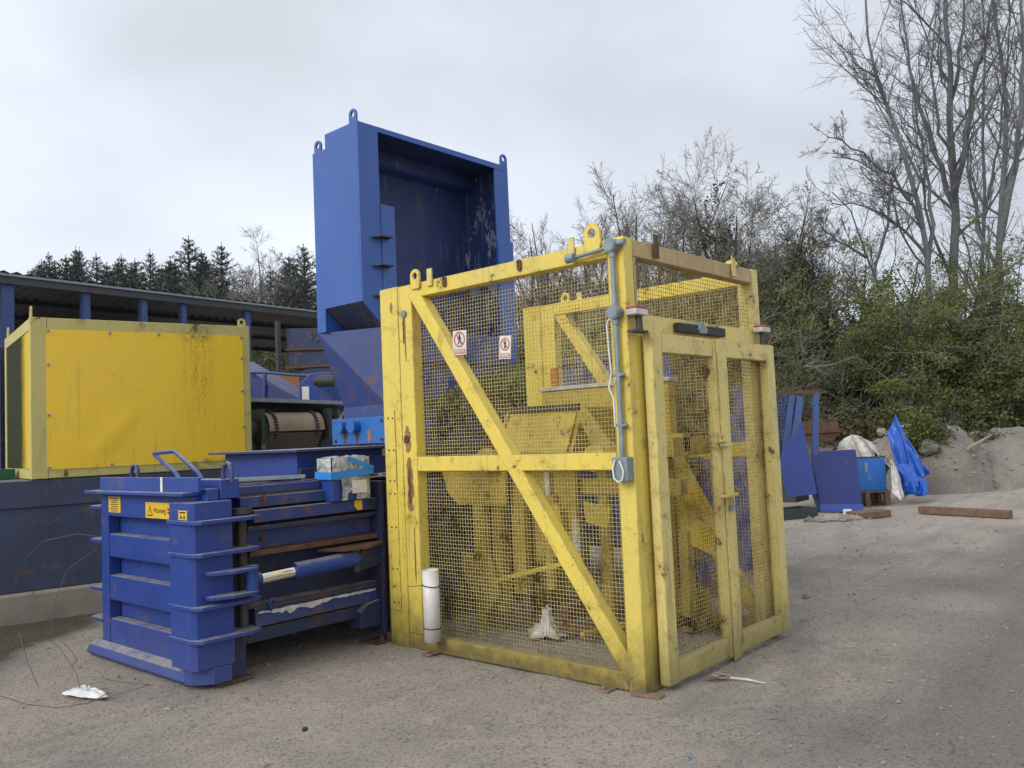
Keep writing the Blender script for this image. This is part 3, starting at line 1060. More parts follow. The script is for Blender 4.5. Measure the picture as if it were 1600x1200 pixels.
# door interlock: black magnet bars under a grey bracket, red topped switches at both ends
MB().box((0.545, -0.045, 2.232), (0.80, -0.001, 2.292)).build('magnet_lock', M['black'], cage, bevel=0.004)
MB().box((0.885, -0.045, 2.232), (1.185, -0.001, 2.292)).build('magnet_lock', M['black'], cage, bevel=0.004)
MB().prism([(0.80, -0.058, 2.235), (0.885, -0.058, 2.235), (0.905, -0.058, 2.262), (0.842, -0.058, 2.322), (0.78, -0.058, 2.262)], (0, 0.05, 0)).build('lock_bracket', M['galv'], cage, bevel=0.003)
for x, s in ((0.045, 1), (1.775, -1)):
    MB().box((x - 0.070, -0.085, 2.300), (x + 0.070, -0.004, 2.338)).build('limit_switch', M['white_dirty'], cage, bevel=0.006)
    MB().box((x - 0.068, -0.083, 2.338), (x + 0.068, -0.006, 2.352)).build('limit_switch_cap', M['red'], cage, bevel=0.006)
    MB().cyl((x + 0.01 * s, -0.05, 2.298), (x + 0.01 * s, -0.05, 2.21), 0.022, 10).box((x - 0.085, -0.075, 2.192), (x + 0.075, -0.02, 2.208)).build('switch_mount', M['dark'], cage, bevel=0.003)

# conduit with round junction boxes, a switch box and a loose white cable
cx = -0.035
MB().tube([(cx, 0.062, 2.70), (cx, 0.062, 1.43)], 0.0155, 12).build('conduit', M['galv'], cage)
for z in (2.745, 2.325):
    MB().cyl((cx - 0.03, 0.062, z), (cx + 0.03, 0.062, z), 0.044, 16).cyl((cx - 0.036, 0.062, z), (cx - 0.03, 0.062, z), 0.036, 16).cyl((cx, 0.062, z - 0.075), (cx, 0.062, z - 0.04), 0.021, 12).build('junction_box', M['galv'], cage, bevel=0.003)
MB().cyl((cx, 0.02, 2.75), (cx, -0.035, 2.75), 0.021, 12).build('conduit_elbow', M['galv'], cage)
MB().cyl((cx, 0.105, 2.735), (cx, 0.40, 2.715), 0.012, 10).cyl((cx - 0.02, 0.34, 2.715), (cx - 0.02, 0.40, 2.712), 0.03, 12).build('cable_gland', M['galv'], cage)
for z in (1.93, 1.62):
    MB().box((cx - 0.012, 0.032, z), (-0.001, 0.092, z + 0.018)).cyl((cx - 0.005, 0.028, z + 0.009), (cx - 0.005, 0.012, z + 0.009), 0.012, 8).build('pipe_clip', M['galv'], cage)
sw = MB().box((-0.075, 0.006, 1.29), (-0.001, 0.112, 1.435)).build('switch_box', M['galv'], cage, bevel=0.005)
MB().tube([(-0.082, 0.085, 1.42), (-0.092, 0.098, 1.37), (-0.094, 0.092, 1.31), (-0.094, 0.062, 1.285), (-0.094, 0.032, 1.30), (-0.092, 0.020, 1.35), (-0.085, 0.045, 1.40), (-0.075, 0.06, 1.41)], 0.0055, 8).build('cable', M['white'], sw)
MB().tube([(-0.055, 0.085, 2.30), (-0.058, 0.112, 2.26), (-0.058, 0.108, 2.12), (-0.055, 0.098, 1.95), (-0.062, 0.118, 1.86), (-0.055, 0.092, 1.80), (-0.052, 0.093, 1.62)], 0.0055, 8).build('loose_cable', M['white'], cage)


def warning_sign(y0, y1, z0, z1, tilt, walk):
    """white prohibition sign tied to the wire: red ring with a figure, red text bar below"""
    lab = 'white sign with red ring round a walking figure, nearer the end posts' if walk else 'white sign with red ring round a standing figure, below the first one'
    x = -0.016 - 0.006
    w, h, yc, zc = y1 - y0, z1 - z0, (y0 + y1) / 2, (z0 + z1) / 2

    def q(a, b, dx=0):            # a along the reading direction (towards -y), b up
        c, s = math.cos(tilt), math.sin(tilt)
        return (x - dx, yc - (a * c - b * s), zc + a * s + b * c)
    s = MB().prism([q(-w / 2, -h / 2), q(w / 2, -h / 2), q(w / 2, h / 2), q(-w / 2, h / 2)], (0.004, 0, 0)).build('warning_sign', M['sign_white'], cage, label=lab)
    r, N = w * 0.41, 28
    cb = h * 0.13
    vs, fs = [], []
    for i in range(N):
        a = 2 * math.pi * i / N
        for k, d in ((r, 0.0015), (r * 0.80, 0.0015)):
            vs.append(q(math.cos(a) * k, cb + math.sin(a) * k, d))
    for i in range(N):
        j = (i + 1) % N
        fs.append((2 * i, 2 * j, 2 * j + 1, 2 * i + 1))
    ring = MB().add(vs, fs)
    ring.prism([q(-r * .64, cb + r * .52, .001), q(-r * .52, cb + r * .64, .001), q(r * .64, cb - r * .52, .001), q(r * .52, cb - r * .64, .001)], (-0.0007, 0, 0))
    ring.build('prohibition_ring', M['sign_red'], s)
    MB().prism([q(-w * .43, -h * .45, .001), q(w * .43, -h * .45, .001), q(w * .43, -h * .27, .001), q(-w * .43, -h * .27, .001)], (-0.0007, 0, 0)).build('text_bar', M['sign_red'], s)
    f = MB()
    lean = 0.10 if walk else 0.0
    seg = [((0, .30), (lean * .6, .02), .15), ((lean * .6, .02), (-.16 if walk else -.07, -.42), .10), ((lean * .6, .02), (.24 if walk else .08, -.40), .10),
           ((0, .26), (-.20 if walk else -.13, -.02), .07), ((0, .26), (.22 if walk else .13, .04), .07)]
    for (a, b), (c, d), t in seg:
        L = math.hypot(c - a, d - b)
        ux, uy = -(d - b) / L * t / 2, (c - a) / L * t / 2
        f.prism([q((a + ux) * r * 1.5, cb + (b + uy) * r * 1.5, .0022), q((c + ux) * r * 1.5, cb + (d + uy) * r * 1.5, .0022),
                 q((c - ux) * r * 1.5, cb + (d - uy) * r * 1.5, .0022), q((a - ux) * r * 1.5, cb + (b - uy) * r * 1.5, .0022)], (-0.0004, 0, 0))
    f.prism([q(math.cos(i * math.pi / 4) * r * .13, cb + r * .58 + math.sin(i * math.pi / 4) * r * .13, .0022) for i in range(8)], (-0.0004, 0, 0))
    f.build('figure', M['ink'], s)
    ln = MB()
    for k, zz in enumerate((-.32, -.385)):
        a = -w * .38
        rr = random.Random(k + int(w * 999))
        while a < w * .36:
            e = min(a + w * rr.uniform(.04, .14), w * .38)
            ln.prism([q(a, h * zz - .004, .0022), q(e, h * zz - .004, .0022), q(e, h * zz + .004, .0022), q(a, h * zz + .004, .0022)], (-0.0003, 0, 0))
            a = e + w * .035
    ln.build('lettering', M['sign_white'], s)


warning_sign(1.372, 1.510, 2.195, 2.372, math.radians(-3), True)
warning_sign(0.945, 1.052, 2.125, 2.285, math.radians(-5), False)

# white pipe strapped upright to the end post
pp = thing('plastic_pipe', 'short white plastic pipe strapped upright to the foot of the yellow cage post', 'pipe', (-0.075, 1.785, 0.115))
pm = MB()
N = 24
vs = []
ro, ri = 0.062, 0.056
for z in (0.118, 0.635):
    for r in (ro, ri):
        vs += [(-0.075 + r * math.cos(2 * math.pi * i / N), 1.785 + r * math.sin(2 * math.pi * i / N), z) for i in range(N)]
fs = []
for i in range(N):
    j = (i + 1) % N
    fs += [(i, j, 2 * N + j, 2 * N + i), (N + j, N + i, 3 * N + i, 3 * N + j), (2 * N + i, 2 * N + j, 3 * N + j, 3 * N + i), (j, i, N + i, N + j)]
pm.add(vs, fs, True)
pb = pm.build('pipe_wall', M['pipe'], pp)
for z, dz in ((0.525, 0.012), (0.215, 0.004)):
    MB().tube([(-0.075 + 0.0645 * math.cos(a), 1.785 + 0.0645 * math.sin(a), z + dz * math.sin(a)) for a in np.arange(16) * math.pi / 8], 0.004, 6, closed=True).build('cable_tie', M['black'], pp)
MB().tube([(-0.138, 1.80, 0.527), (-0.145, 1.87, 0.520), (-0.15, 1.945, 0.508)], 0.0025, 5).build('cable_tie_end', M['black'], pp)

# ------------------------------------------------------------------ the lifter inside the cage
lift = thing('bin_lifter', 'rusty yellow bin lifting machine standing inside the mesh cage', 'machine', (1.0, 1.7, 0))
YR = M['yellow_rusty']
MB().prism([(0.80, 2.55, 1.31), (0.80, 1.79, 1.30), (0.80, 1.81, 1.03), (0.80, 2.36, 1.02), (0.80, 2.48, 1.12)], (0.03, 0, 0)).build('side_bracket', M['yellow_mid'], lift, bevel=0.003)
MB().prism([(0.86, 2.55, 1.31), (0.86, 2.05, 1.46), (0.86, 1.70, 1.46), (0.86, 1.79, 1.30)], (0.03, 0, 0)).build('side_bracket', YR, lift, bevel=0.003)
MB().box((0.81, 2.09, 0.0), (0.90, 2.19, 1.02)).build('upright', M['yellow_mid'], lift, bevel=0.004)
MB().box((0.86, 1.93, 0.0), (0.98, 2.03, 1.30)).build('upright', YR, lift, bevel=0.004)
MB().box((1.36, 1.93, 0.0), (1.48, 2.03, 1.45)).build('upright', YR, lift, bevel=0.004)
# tilting chute
MB().prism([(0.80, 1.69, 1.80), (0.80, 1.02, 1.785), (0.72, 1.09, 1.45), (0.72, 1.78, 1.46)], (0.02, 0, 0)).build('chute_plate', M['yellow_mid'], lift, bevel=0.003)
MB().prism([(0.80, 1.72, 1.79), (0.72, 1.80, 1.46), (1.35, 1.80, 1.40), (1.40, 1.72, 1.70)], (0, 0.03, 0)).build('chute_side', YR, lift)
MB().prism([(0.80, 0.99, 1.785), (0.72, 1.06, 1.45), (1.35, 1.06, 1.40), (1.40, 0.99, 1.78)], (0, -0.03, 0)).build('chute_side', YR, lift)
MB().bar((0.79, 1.70, 1.80), (0.79, 1.00, 1.79), 0.04, 0.05).build('chute_lip', M['dark'], lift, bevel=0.003)
MB().prism([(0.76, 0.98, 1.70), (0.76, 0.86, 1.46), (0.76, 0.55, 1.42), (0.76, 0.72, 1.52), (0.76, 0.93, 1.78)], (0.03, 0, 0)).build('arm', YR, lift)
MB().prism([(0.78, 1.72, 1.76), (0.78, 1.90, 1.56), (0.78, 1.84, 1.44), (0.78, 1.73, 1.50)], (0.03, 0, 0)).build('arm', YR, lift)
for yc, zc in ((1.93, 1.40), (0.82, 1.40)):
    MB().cyl((0.70, yc, zc), (0.76, yc, zc), 0.10, 20).build('pivot_boss', M['yellow_mid'], lift, bevel=0.004)
MB().box((1.50, 0.64, 1.34), (1.60, 1.95, 1.97)).build('back_plate', M['yellow_mid'], lift, bevel=0.004)
MB().box((1.48, 0.62, 1.972), (1.62, 1.97, 2.005)).build('plate_cap', M['white_dirty'], lift, bevel=0.004)
MB().box((1.53, 1.80, 2.007), (1.57, 1.86, 2.18)).build('marker_post', M['orange'], lift, bevel=0.003)
MB().box((1.53, 0.72, 2.007), (1.57, 0.78, 2.24)).build('marker_post', M['orange'], lift, bevel=0.003)
MB().box((1.10, 0.30, 1.42), (1.20, 1.95, 1.56)).build('cross_beam', YR, lift, bevel=0.004)
MB().box((1.10, 0.34, 1.10), (1.20, 1.92, 1.22)).build('cross_beam', YR, lift, bevel=0.004)
# carriage mass: plates, ram, chains
MB().box((1.02, 1.25, 0.55), (1.07, 1.90, 1.36)).build('carriage_plate', YR, lift, bevel=0.003)
MB().box((0.90, 1.70, 0.30), (0.96, 1.84, 1.20)).build('carriage_plate', YR, lift, bevel=0.003)
MB().box((0.95, 1.42, 0.62), (1.01, 1.62, 1.10)).build('carriage_plate', YR, lift, bevel=0.003)
MB().prism([(0.92, 1.62, 0.98), (0.92, 1.36, 1.04), (0.92, 1.32, 0.86), (0.92, 1.55, 0.80)], (0.02, 0, 0)).build('bracket', M['yellow_mid'], lift)
MB().prism([(0.94, 1.12, 1.06), (0.94, 0.86, 1.02), (0.94, 0.90, 0.86), (0.94, 1.10, 0.90)], (0.02, 0, 0)).build('bracket', M['yellow_mid'], lift)
MB().cyl((0.98, 1.50, 0.35), (0.98, 1.50, 0.80), 0.045, 14).build('ram_barrel', YR, lift)
MB().cyl((0.98, 1.50, 0.80), (0.98, 1.50, 1.28), 0.025, 12).build('ram_rod', M['white_dirty'], lift)
MB().cyl((0.94, 1.20, 0.50), (0.94, 1.20, 0.92), 0.032, 12).build('ram_rod', M['white_dirty'], lift)
MB().bar((0.80, 2.10, 0.37), (0.80, 1.05, 0.64), 0.03, 0.035).build('link_bar', M['yellow_mid'], lift, bevel=0.003)
MB().bar((0.86, 2.15, 0.10), (0.86, 0.60, 0.10), 0.08, 0.08).build('base_rail', M['rust'], lift, bevel=0.004)
MB().bar((1.50, 2.15, 0.10), (1.50, 0.40, 0.10), 0.08, 0.08).build('base_rail', M['rust'], lift, bevel=0.004)
MB().bar((0.86, 1.30, 0.20), (1.50, 1.30, 0.20), 0.10, 0.12).build('base_rail', M['rust'], lift, bevel=0.004)
MB().prism([(0.78, 2.32, 0.62), (0.78, 2.0, 0.60), (0.78, 1.9, 0.30), (0.78, 2.05, 0.12), (0.78, 2.30, 0.40)], (0.03, 0, 0)).build('lower_arm', YR, lift)
MB().box((1.12, 1.02, 0.12), (1.18, 1.10, 1.36)).build('upright', YR, lift, bevel=0.003)
MB().box((1.40, 0.62, 0.10), (1.46, 0.70, 1.36)).build('upright', YR, lift, bevel=0.003)
# post with a white cap, seen through the doors, and its big triangular gusset
MB().box((1.46, 0.52, 0.02), (1.54, 0.60, 0.80)).build('guide_post', YR, lift, bevel=0.004)
MB().prism([(1.50, 0.82, 1.42), (1.50, 0.58, 1.42), (1.50, 0.17, 0.68), (1.50, 0.17, 0.56), (1.50, 0.80, 0.78)], (0.03, 0, 0)).build('gusset', M['yellow_mid'], lift, bevel=0.003)
MB().bar((0.96, 0.34, 1.46), (1.72, 0.34, 1.46), 0.08, 0.14).build('cross_beam', YR, lift, bevel=0.004)
MB().bar((0.20, 0.62, 0.25), (1.70, 0.62, 0.16), 0.03, 0.03).build('floor_bar', M['yellow_mid'], lift, bevel=0.003)
MB().box((1.69, 0.5, 0.05), (1.73, 0.9, 0.30)).build('kick_plate', YR, lift)

far = thing('blue_bin_hopper', 'dark blue steel bin with ribs standing beyond the cage, seen through its wire', 'bin', (3.8, 2.3, 0))
BFM = M['blue_tower']
MB().box((3.2, 2.05, 0.35), (3.9, 3.40, 2.42)).build('body', BFM, far, bevel=0.006)
for y in (2.09, 2.70, 3.36):
    MB().box((3.14, y - .03, 0.36), (3.198, y + .03, 2.40)).build('rib', M['blue_worn'], far, bevel=0.003)
for z in (0.37, 1.45, 2.36):
    MB().box((3.15, 2.06, z), (3.197, 3.39, z + .05)).build('rib', M['blue_worn'], far, bevel=0.003) if z > 2 or z < 1 else None
for x in (3.26, 3.84):
    for y in (2.11, 3.34):
        MB().box((x - .05, y - .05, 0), (x + .05, y + .05, 0.348)).build('leg', M['blue_dirty'], far, bevel=0.003)
tag(MB().prism([(4.20, 1.5, 0.0), (4.62, 1.5, 0.0), (4.58, 1.5, 1.98), (4.36, 1.5, 2.06), (4.20, 1.5, 1.5)], (0, .012, 0)).build('steel_offcut', M['blue_sheet']), 'narrow blue steel panel standing beyond the cage, seen through the right door', 'sheet')
low = thing('blue_tipping_skip', 'low worn blue skip standing beyond the cage beside the ribbed blue bin', 'skip', (2.9, 1.2, 0))
MB().prism([(2.5, 1.05, 0.15), (2.5, 1.52, 0.15), (2.5, 1.52, 1.30), (2.5, 0.92, 1.30)], (0.6, 0, 0)).build('body', M['blue_worn'], low, bevel=0.006)
MB().bar((2.47, 0.91, 1.31), (2.47, 1.53, 1.31), .06, .05).build('rim', M['blue_tower'], low, bevel=0.003)
for y in (1.12, 1.45):
    MB().box((2.55, y - .06, 0), (3.05, y + .06, .148)).build('runner', M['rust'], low)

# crumpled white film on the floor of the cage
def crumple(name, mat, pts_fn, nu, nv):
    V = [pts_fn(u / (nu - 1), v / (nv - 1)) for u in range(nu) for v in range(nv)]
    b = MB()
    b.add(V, [(i * nv + j, (i + 1) * nv + j, (i + 1) * nv + j + 1, i * nv + j + 1) for i in range(nu - 1) for j in range(nv - 1)], True)
    return b.build(name, mat)


rg = random.Random(3)
bx, by = 0.80, 1.42


def rag(u, v):
    a = u * 2 * math.pi
    r = (0.042 + 0.085 * (1 - v) ** 2.0) * (1 + 0.35 * math.sin(5 * a) + rg.uniform(-.25, .25)) * (1.25 if v < .3 else .8)
    return (bx + r * math.cos(a) * .8, by + r * math.sin(a), 0.02 + 0.20 * v + rg.uniform(0, .03))


tag(crumple('plastic_rag', M['white_dirty'], rag, 22, 9), 'crumpled white plastic rag lying on the ground inside the yellow cage', 'rag')

# ------------------------------------------------------------------ blue baling press
press = thing('baling_press', 'dark blue horizontal baling press with a ribbed end door beside the yellow cage', 'baler', (0.3, 3.3, 0))
BL, BW, BD = M['blue'], M['blue_worn'], M['blue_dirty']
# end door
door = MB().box((-1.38, 2.62, 0.10), (-1.30, 4.08, 1.30)).build('door', BL, press, bevel=0.004)
MB().box((-1.475, 3.965, 0.10), (-1.382, 4.095, 1.275)).build('door_stile', BL, door, bevel=0.006)
MB().box((-1.475, 2.62, 1.10), (-1.382, 3.962, 1.275)).build('door_rail', BL, door, bevel=0.006)
for z0, z1 in ((0.782, 0.962), (0.450, 0.643), (0.105, 0.310)):
    MB().box((-1.470, 2.70, z0), (-1.382, 3.962, z1)).build('door_rib', BL, door, bevel=0.010, seg=3)
MB().box((-1.56, 2.60, 1.278), (-1.385, 4.20, 1.302)).build('door_top_flange', BL, door, bevel=0.004)
MB().box((-1.478, 2.535, 1.303), (-1.455, 4.10, 1.402)).build('door_top_plate', BL, door, bevel=0.003)
MB().prism([(-1.475, 4.20, 0.125), (-1.535, 4.20, 0.095), (-1.560, 4.20, 0.045), (-1.53, 4.20, 0.012), (-1.40, 4.20, 0.012), (-1.40, 4.20, 0.125)], (0, -1.56, 0)).build('door_skirt', BL, door, bevel=0.006)
for z in (1.16, 0.895, 0.515, 0.275):
    MB().prism([(-1.478, 4.098, z - .012), (-1.478, 4.30, z - .012), (-1.42, 4.36, z - .012), (-1.32, 4.36, z - .012), (-1.30, 4.098, z - .012)], (0, 0, 0.025)).build('door_tab', BL, door, bevel=0.003)
# hinge column on the near corner
MB().prism([(-1.585, 2.74, 0.14), (-1.585, 2.47, 0.14), (-1.555, 2.44, 0.14), (-1.285, 2.44, 0.14), (-1.285, 2.60, 0.14), (-1.48, 2.60, 0.14), (-1.48, 2.74, 0.14)], (0, 0, 1.055)).build('hinge_column', BL, door, bevel=0.004)
MB().prism([(-1.584, 2.735, 1.196), (-1.584, 2.47, 1.196), (-1.555, 2.441, 1.196), (-1.286, 2.441, 1.196), (-1.286, 2.735, 1.196)], (0, 0, 0.042)).build('hinge_cap', BL, door, bevel=0.003)
MB().box((-1.33, 2.50, 1.245), (-1.19, 2.95, 1.378)).build('top_block', BL, door, bevel=0.004)
MB().box((-1.42, 2.52, 1.24), (-1.335, 2.615, 1.32)).build('top_block', BL, door, bevel=0.004)
for z in (1.108, 0.893, 0.549, 0.335):
    MB().prism([(-1.605, 2.745, z - .012), (-1.605, 2.43, z - .012), (-1.555, 2.36, z - .012), (-1.20, 2.36, z - .012), (-1.10, 2.40, z - .012), (-1.10, 2.55, z - .012), (-1.284, 2.60, z - .012), (-1.284, 2.436, z - .012), (-1.556, 2.436, z - .012), (-1.588, 2.468, z - .012), (-1.588, 2.745, z - .012)], (0, 0, 0.025)).build('hinge_flange', BL, door, bevel=0.003)
MB().cyl((-1.17, 2.52, 0.26), (-1.17, 2.52, 1.16), 0.035, 14).build('hinge_pin', M['dark'], press)
MB().cyl((-1.17, 2.52, 1.13), (-1.17, 2.52, 1.17), 0.075, 16).build('hinge_washer', M['dark'], press)
MB().prism([(-1.555, 2.638, 0.03), (-1.545, 2.55, 0.03), (-1.44, 2.44, 0.03), (-1.31, 2.44, 0.03), (-1.31, 2.638, 0.03)], (0, 0, 0.105)).build('hinge_foot', BL, press, bevel=0.004)
MB().box((-1.30, 2.50, 0.02), (-1.17, 2.63, 0.34)).build('support_leg', BD, press, bevel=0.004)
MB().box((-1.40, 2.46, 0.001), (-1.14, 2.66, 0.022)).build('foot_plate', M['rust'], press, bevel=0.003)
for z in (0.765, 0.605):
    MB().prism([(-1.50, 2.435, z - .010), (-1.50, 2.36, z - .010), (-1.36, 2.30, z - .010), (-1.20, 2.30, z - .010), (-1.15, 2.34, z - .010), (-1.15, 2.435, z - .010)], (0, 0, 0.022)).build('ram_bracket', BL, door, bevel=0.003)
MB().cyl((-1.19, 2.365, 0.595), (-1.19, 2.365, 0.785), 0.042, 16).build('ram_pin', BL, door, bevel=0.003)
# handle, lifting loops
MB().tube([(-1.20, 3.34, 1.37), (-1.20, 3.40, 1.42), (-1.20, 3.74, 1.565), (-1.20, 3.745, 1.575), (-1.20, 3.41, 1.585), (-1.20, 3.39, 1.575), (-1.20, 3.05, 1.42), (-1.20, 3.00, 1.37)], 0.016, 10).build('handle', BL, press)
MB().box((-1.484, 3.035, 1.30), (-1.479, 3.065, 1.405)).build('handle_catch', M['white'], press)
for y in (3.96, 2.53):
    MB().tube([(-1.26, y - .055, 1.36), (-1.26, y - .057, 1.43), (-1.26, y - .035, 1.475), (-1.26, y, 1.488), (-1.26, y + .035, 1.475), (-1.26, y + .057, 1.43), (-1.26, y + .055, 1.36)], 0.016, 10).build('lifting_eye', M['blue_worn'], press)

# stickers
def sticker(name, y0, y1, z0, z1, x):
    return MB().box((x - .0015, y0, z0), (x, y1, z1)).build(name, M['sign_yellow'], door)


s1 = sticker('warning_sticker', 2.755, 3.315, 1.108, 1.222, -1.476)
tri = lambda k, d: [(-1.4785 - d, 3.245 + .045 * k, 1.160 - .034 * k - .003), (-1.4785 - d, 3.245 - .045 * k, 1.160 - .034 * k - .003), (-1.4785 - d, 3.245, 1.160 + .046 * k)]
MB().prism(tri(1, 0), (0.0005, 0, 0)).build('warning_triangle', M['ink'], s1)
MB().prism(tri(.74, .0006), (0.0004, 0, 0)).build('triangle_field', M['sign_yellow'], s1)
MB().box((-1.4800, 3.241, 1.150), (-1.4795, 3.249, 1.178)).box((-1.4800, 3.241, 1.138), (-1.4795, 3.249, 1.144)).build('exclamation_mark', M['ink'], s1)
text_mesh('Warning', 0.054, M['ink'], 'lettering', (-1.479, 3.190, 1.148), (0, -1, 0), (0, 0, 1), s1)
ln = MB()
for z in (1.172, 1.147):
    y = 2.975
    for w in (.03, .022, .034, .018):
        ln.box((-1.479, y - w, z), (-1.4782, y, z + .013))
        y -= w + .010
ln.build('small_print', M['ink'], s1)


def print_lines(st, y0, y1, z0, z1, x, rows, head=True):
    b = MB()
    rr = random.Random(rows)
    for k in range(rows):
        z = z1 - (k + .7) * (z1 - z0) / (rows + .4)
        h = (z1 - z0) / rows * (.34 if k else .55)
        w = (y1 - y0) * (.80 if k == 0 else rr.uniform(.5, .8))
        yc = (y0 + y1) / 2 + w / 2
        n = 5
        for i in range(n):
            b.box((x - .0028, yc - w * (i + .86) / n, z - h / 2), (x - .002, yc - w * i / n, z + h / 2))
    b.build('small_print', M['ink'], st)


s2 = sticker('notice_sticker', 3.735, 3.945, 1.132, 1.254, -1.476)
print_lines(s2, 3.735, 3.945, 1.132, 1.254, -1.476, 7)
s3 = MB().box((-1.5875, 2.485, 1.128), (-1.586, 2.600, 1.190)).build('hazard_sticker', M['sign_yellow'], door)
b = MB().box((-1.5892, 2.505, 1.172), (-1.5884, 2.585, 1.182))
for y in (2.565, 2.52):
    b.prism([(-1.5886, y + .015, 1.136), (-1.5886, y - .015, 1.136), (-1.5886, y, 1.165)], (-0.0006, 0, 0))
b.build('small_print', M['ink'], s3)

# body: chamber, long rails, rear flange; runs on behind the cage under the hopper
XB0, XB1 = -1.18, 2.75
MB().box((XB0, 2.66, 0.27), (XB1, 4.05, 1.235)).build('chamber', BD, press)
side = [('top_beam', 2.56, 2.70, 1.160, 1.238, BW, -1.15, -0.30), ('side_rail', 2.50, 2.66, 1.055, 1.142, BW, -1.08, 0.03)]
for nm, y0, y1, z0, z1, mt, xa, xb in side:
    MB().box((xa, y0, z0), (xb, y1 - .002, z1)).build(nm, mt, press, bevel=0.005)
MB().box((-0.298, 2.565, 1.150), (0.03, 2.70, 1.225)).build('top_beam', BD, press, bevel=0.005)
MB().box((-0.20, 2.494, 1.062), (-0.125, 2.499, 1.138)).build('hazard_band', M['hazard'], press)
MB().box((-0.045, 2.494, 1.062), (0.015, 2.499, 1.138)).build('hazard_band', M['hazard'], press)
for z0, z1, y0, nm, mt in ((1.000, 1.028, 2.52, 'flange', BD), (0.822, 0.858, 2.50, 'flange', M['rust']), (0.455, 0.478, 2.54, 'flange', BD)):
    MB().box((-1.12, y0, z0), (0.03, 2.658, z1)).build(nm, mt, press, bevel=0.003)
MB().box((-1.10, 2.60, 0.861), (0.03, 2.656, 0.997)).build('side_panel', BW, press)
MB().box((-1.07, 2.53, 0.322), (0.03, 2.655, 0.418)).build('lower_beam', M['blue_worn'], press, bevel=0.005)
MB().box((-1.07, 2.535, 0.420), (0.03, 2.655, 0.453)).build('lower_beam_packing', M['blue_dirty'], press, bevel=0.004)
# peeled white strip lying along the lower beam
pk = MB()
rg2 = random.Random(11)
top, bot = [], []
nn = 34
for i in range(nn):
    x = -1.05 + 1.06 * i / (nn - 1)
    top.append((x, 2.525, 0.424 + rg2.uniform(-.002, .004)))
    d = 0.05 * max(0, 1 - ((i - 11) / 9) ** 2) if i < 22 else 0.012
    bot.append((x, 2.525, 0.414 - d * rg2.uniform(.25, 1.0)))
pk.add(top + bot + [(p[0], p[1] + .003, p[2]) for p in top], [(i, i + 1, nn + i + 1, nn + i) for i in range(nn - 1)] + [(i + 1, i, 2 * nn + i, 2 * nn + i + 1) for i in range(nn - 1)])
pk.build('peeling_paint', M['white_dirty'], press)
MB().box((-1.22, 2.56, 0.215), (-0.02, 2.655, 0.300)).build('bottom_beam', BD, press, bevel=0.004)
for xa, xb in ((0.17, 2.75),):  # stretch behind the cage: its shade put in as a darker blue
    for z0, z1, y0, nm, mt in ((1.000, 1.028, 2.52, 'flange', BD), (0.822, 0.858, 2.50, 'flange', BD), (0.455, 0.478, 2.54, 'flange', BD), (1.055, 1.142, 2.50, 'side_rail', M['blue_navy']), (0.322, 0.418, 2.53, 'lower_beam', M['blue_navy']), (0.215, 0.300, 2.56, 'bottom_beam', BD)):
        MB().box((xa, y0, z0), (xb, 2.657, z1)).build(nm, mt, press, bevel=0.003)
# rear flange plate, its gussets and foot
MB().box((0.035, 2.47, 0.06), (0.075, 2.655, 1.275)).build('rear_flange', BD, press, bevel=0.003)
MB().box((0.10, 2.44, 0.06), (0.135, 2.655, 1.272)).build('rear_flange', M['dark'], press, bevel=0.003)
MB().prism([(-0.17, 2.50, 0.135), (0.03, 2.50, 0.135), (0.03, 2.50, 0.335), (-0.10, 2.50, 0.315), (-0.17, 2.50, 0.26)], (0, 0.15, 0)).build('foot_bracket', BD, press, bevel=0.004)
MB().box((-0.08, 2.42, 0.001), (0.16, 2.62, 0.016)).cyl((0.0, 2.46, 0.016), (0.0, 2.46, 0.06), 0.02, 6).cyl((0.08, 2.46, 0.016), (0.08, 2.46, 0.07), 0.02, 6).build('foot_plate', M['rust'], press, bevel=0.002)
# ram that swings the door, and its anchor
MB().cyl((-1.145, 2.43, 0.675), (-1.09, 2.43, 0.675), 0.046, 16).build('ram_eye', BL, press, bevel=0.003)
MB().cyl((-1.09, 2.43, 0.675), (-0.80, 2.43, 0.685), 0.040, 20).build('ram_rod', M['chrome'], press)
MB().cyl((-0.81, 2.43, 0.685), (-0.79, 2.43, 0.686), 0.062, 20).cyl((-0.79, 2.43, 0.686), (-0.26, 2.43, 0.700), 0.060, 24).cyl((-0.26, 2.43, 0.700), (-0.225, 2.43, 0.701), 0.060, 24, 0.045).build('ram_barrel', BL, press, bevel=0.002)
MB().prism([(-0.52, 2.56, 0.775), (-0.40, 2.36, 0.775), (-0.20, 2.33, 0.775), (0.03, 2.44, 0.775), (0.03, 2.60, 0.775)], (0, 0, 0.024)).build('ram_anchor', M['rust'], press, bevel=0.003)
MB().prism([(-0.20, 2.47, 0.585), (0.032, 2.47, 0.625), (0.032, 2.47, 0.772), (-0.16, 2.47, 0.772)], (0, 0.03, 0)).build('ram_anchor', BD, press, bevel=0.003)
MB().cyl((-0.25, 2.43, 0.60), (-0.25, 2.43, 0.80), 0.03, 12).build('ram_pin', M['dark'], press)
MB().tube([(-0.95, 2.52, 0.42), (-0.97, 2.51, 0.47), (-0.955, 2.51, 0.505), (-0.925, 2.51, 0.50), (-0.92, 2.51, 0.47)], 0.010, 8).build('strap_hook', BL, press)
for z in (1.21, 0.93):
    MB().box((-0.985, 2.553 if z > 1.1 else 2.595, z - .03), (-0.945, 2.56 if z > 1.1 else 2.60, z + .03)).cyl((-0.965, 2.555 if z > 1.1 else 2.597, z), (-0.965, 2.535 if z > 1.1 else 2.575, z), 0.014, 8).build('bolt_plate', M['rust'], press)
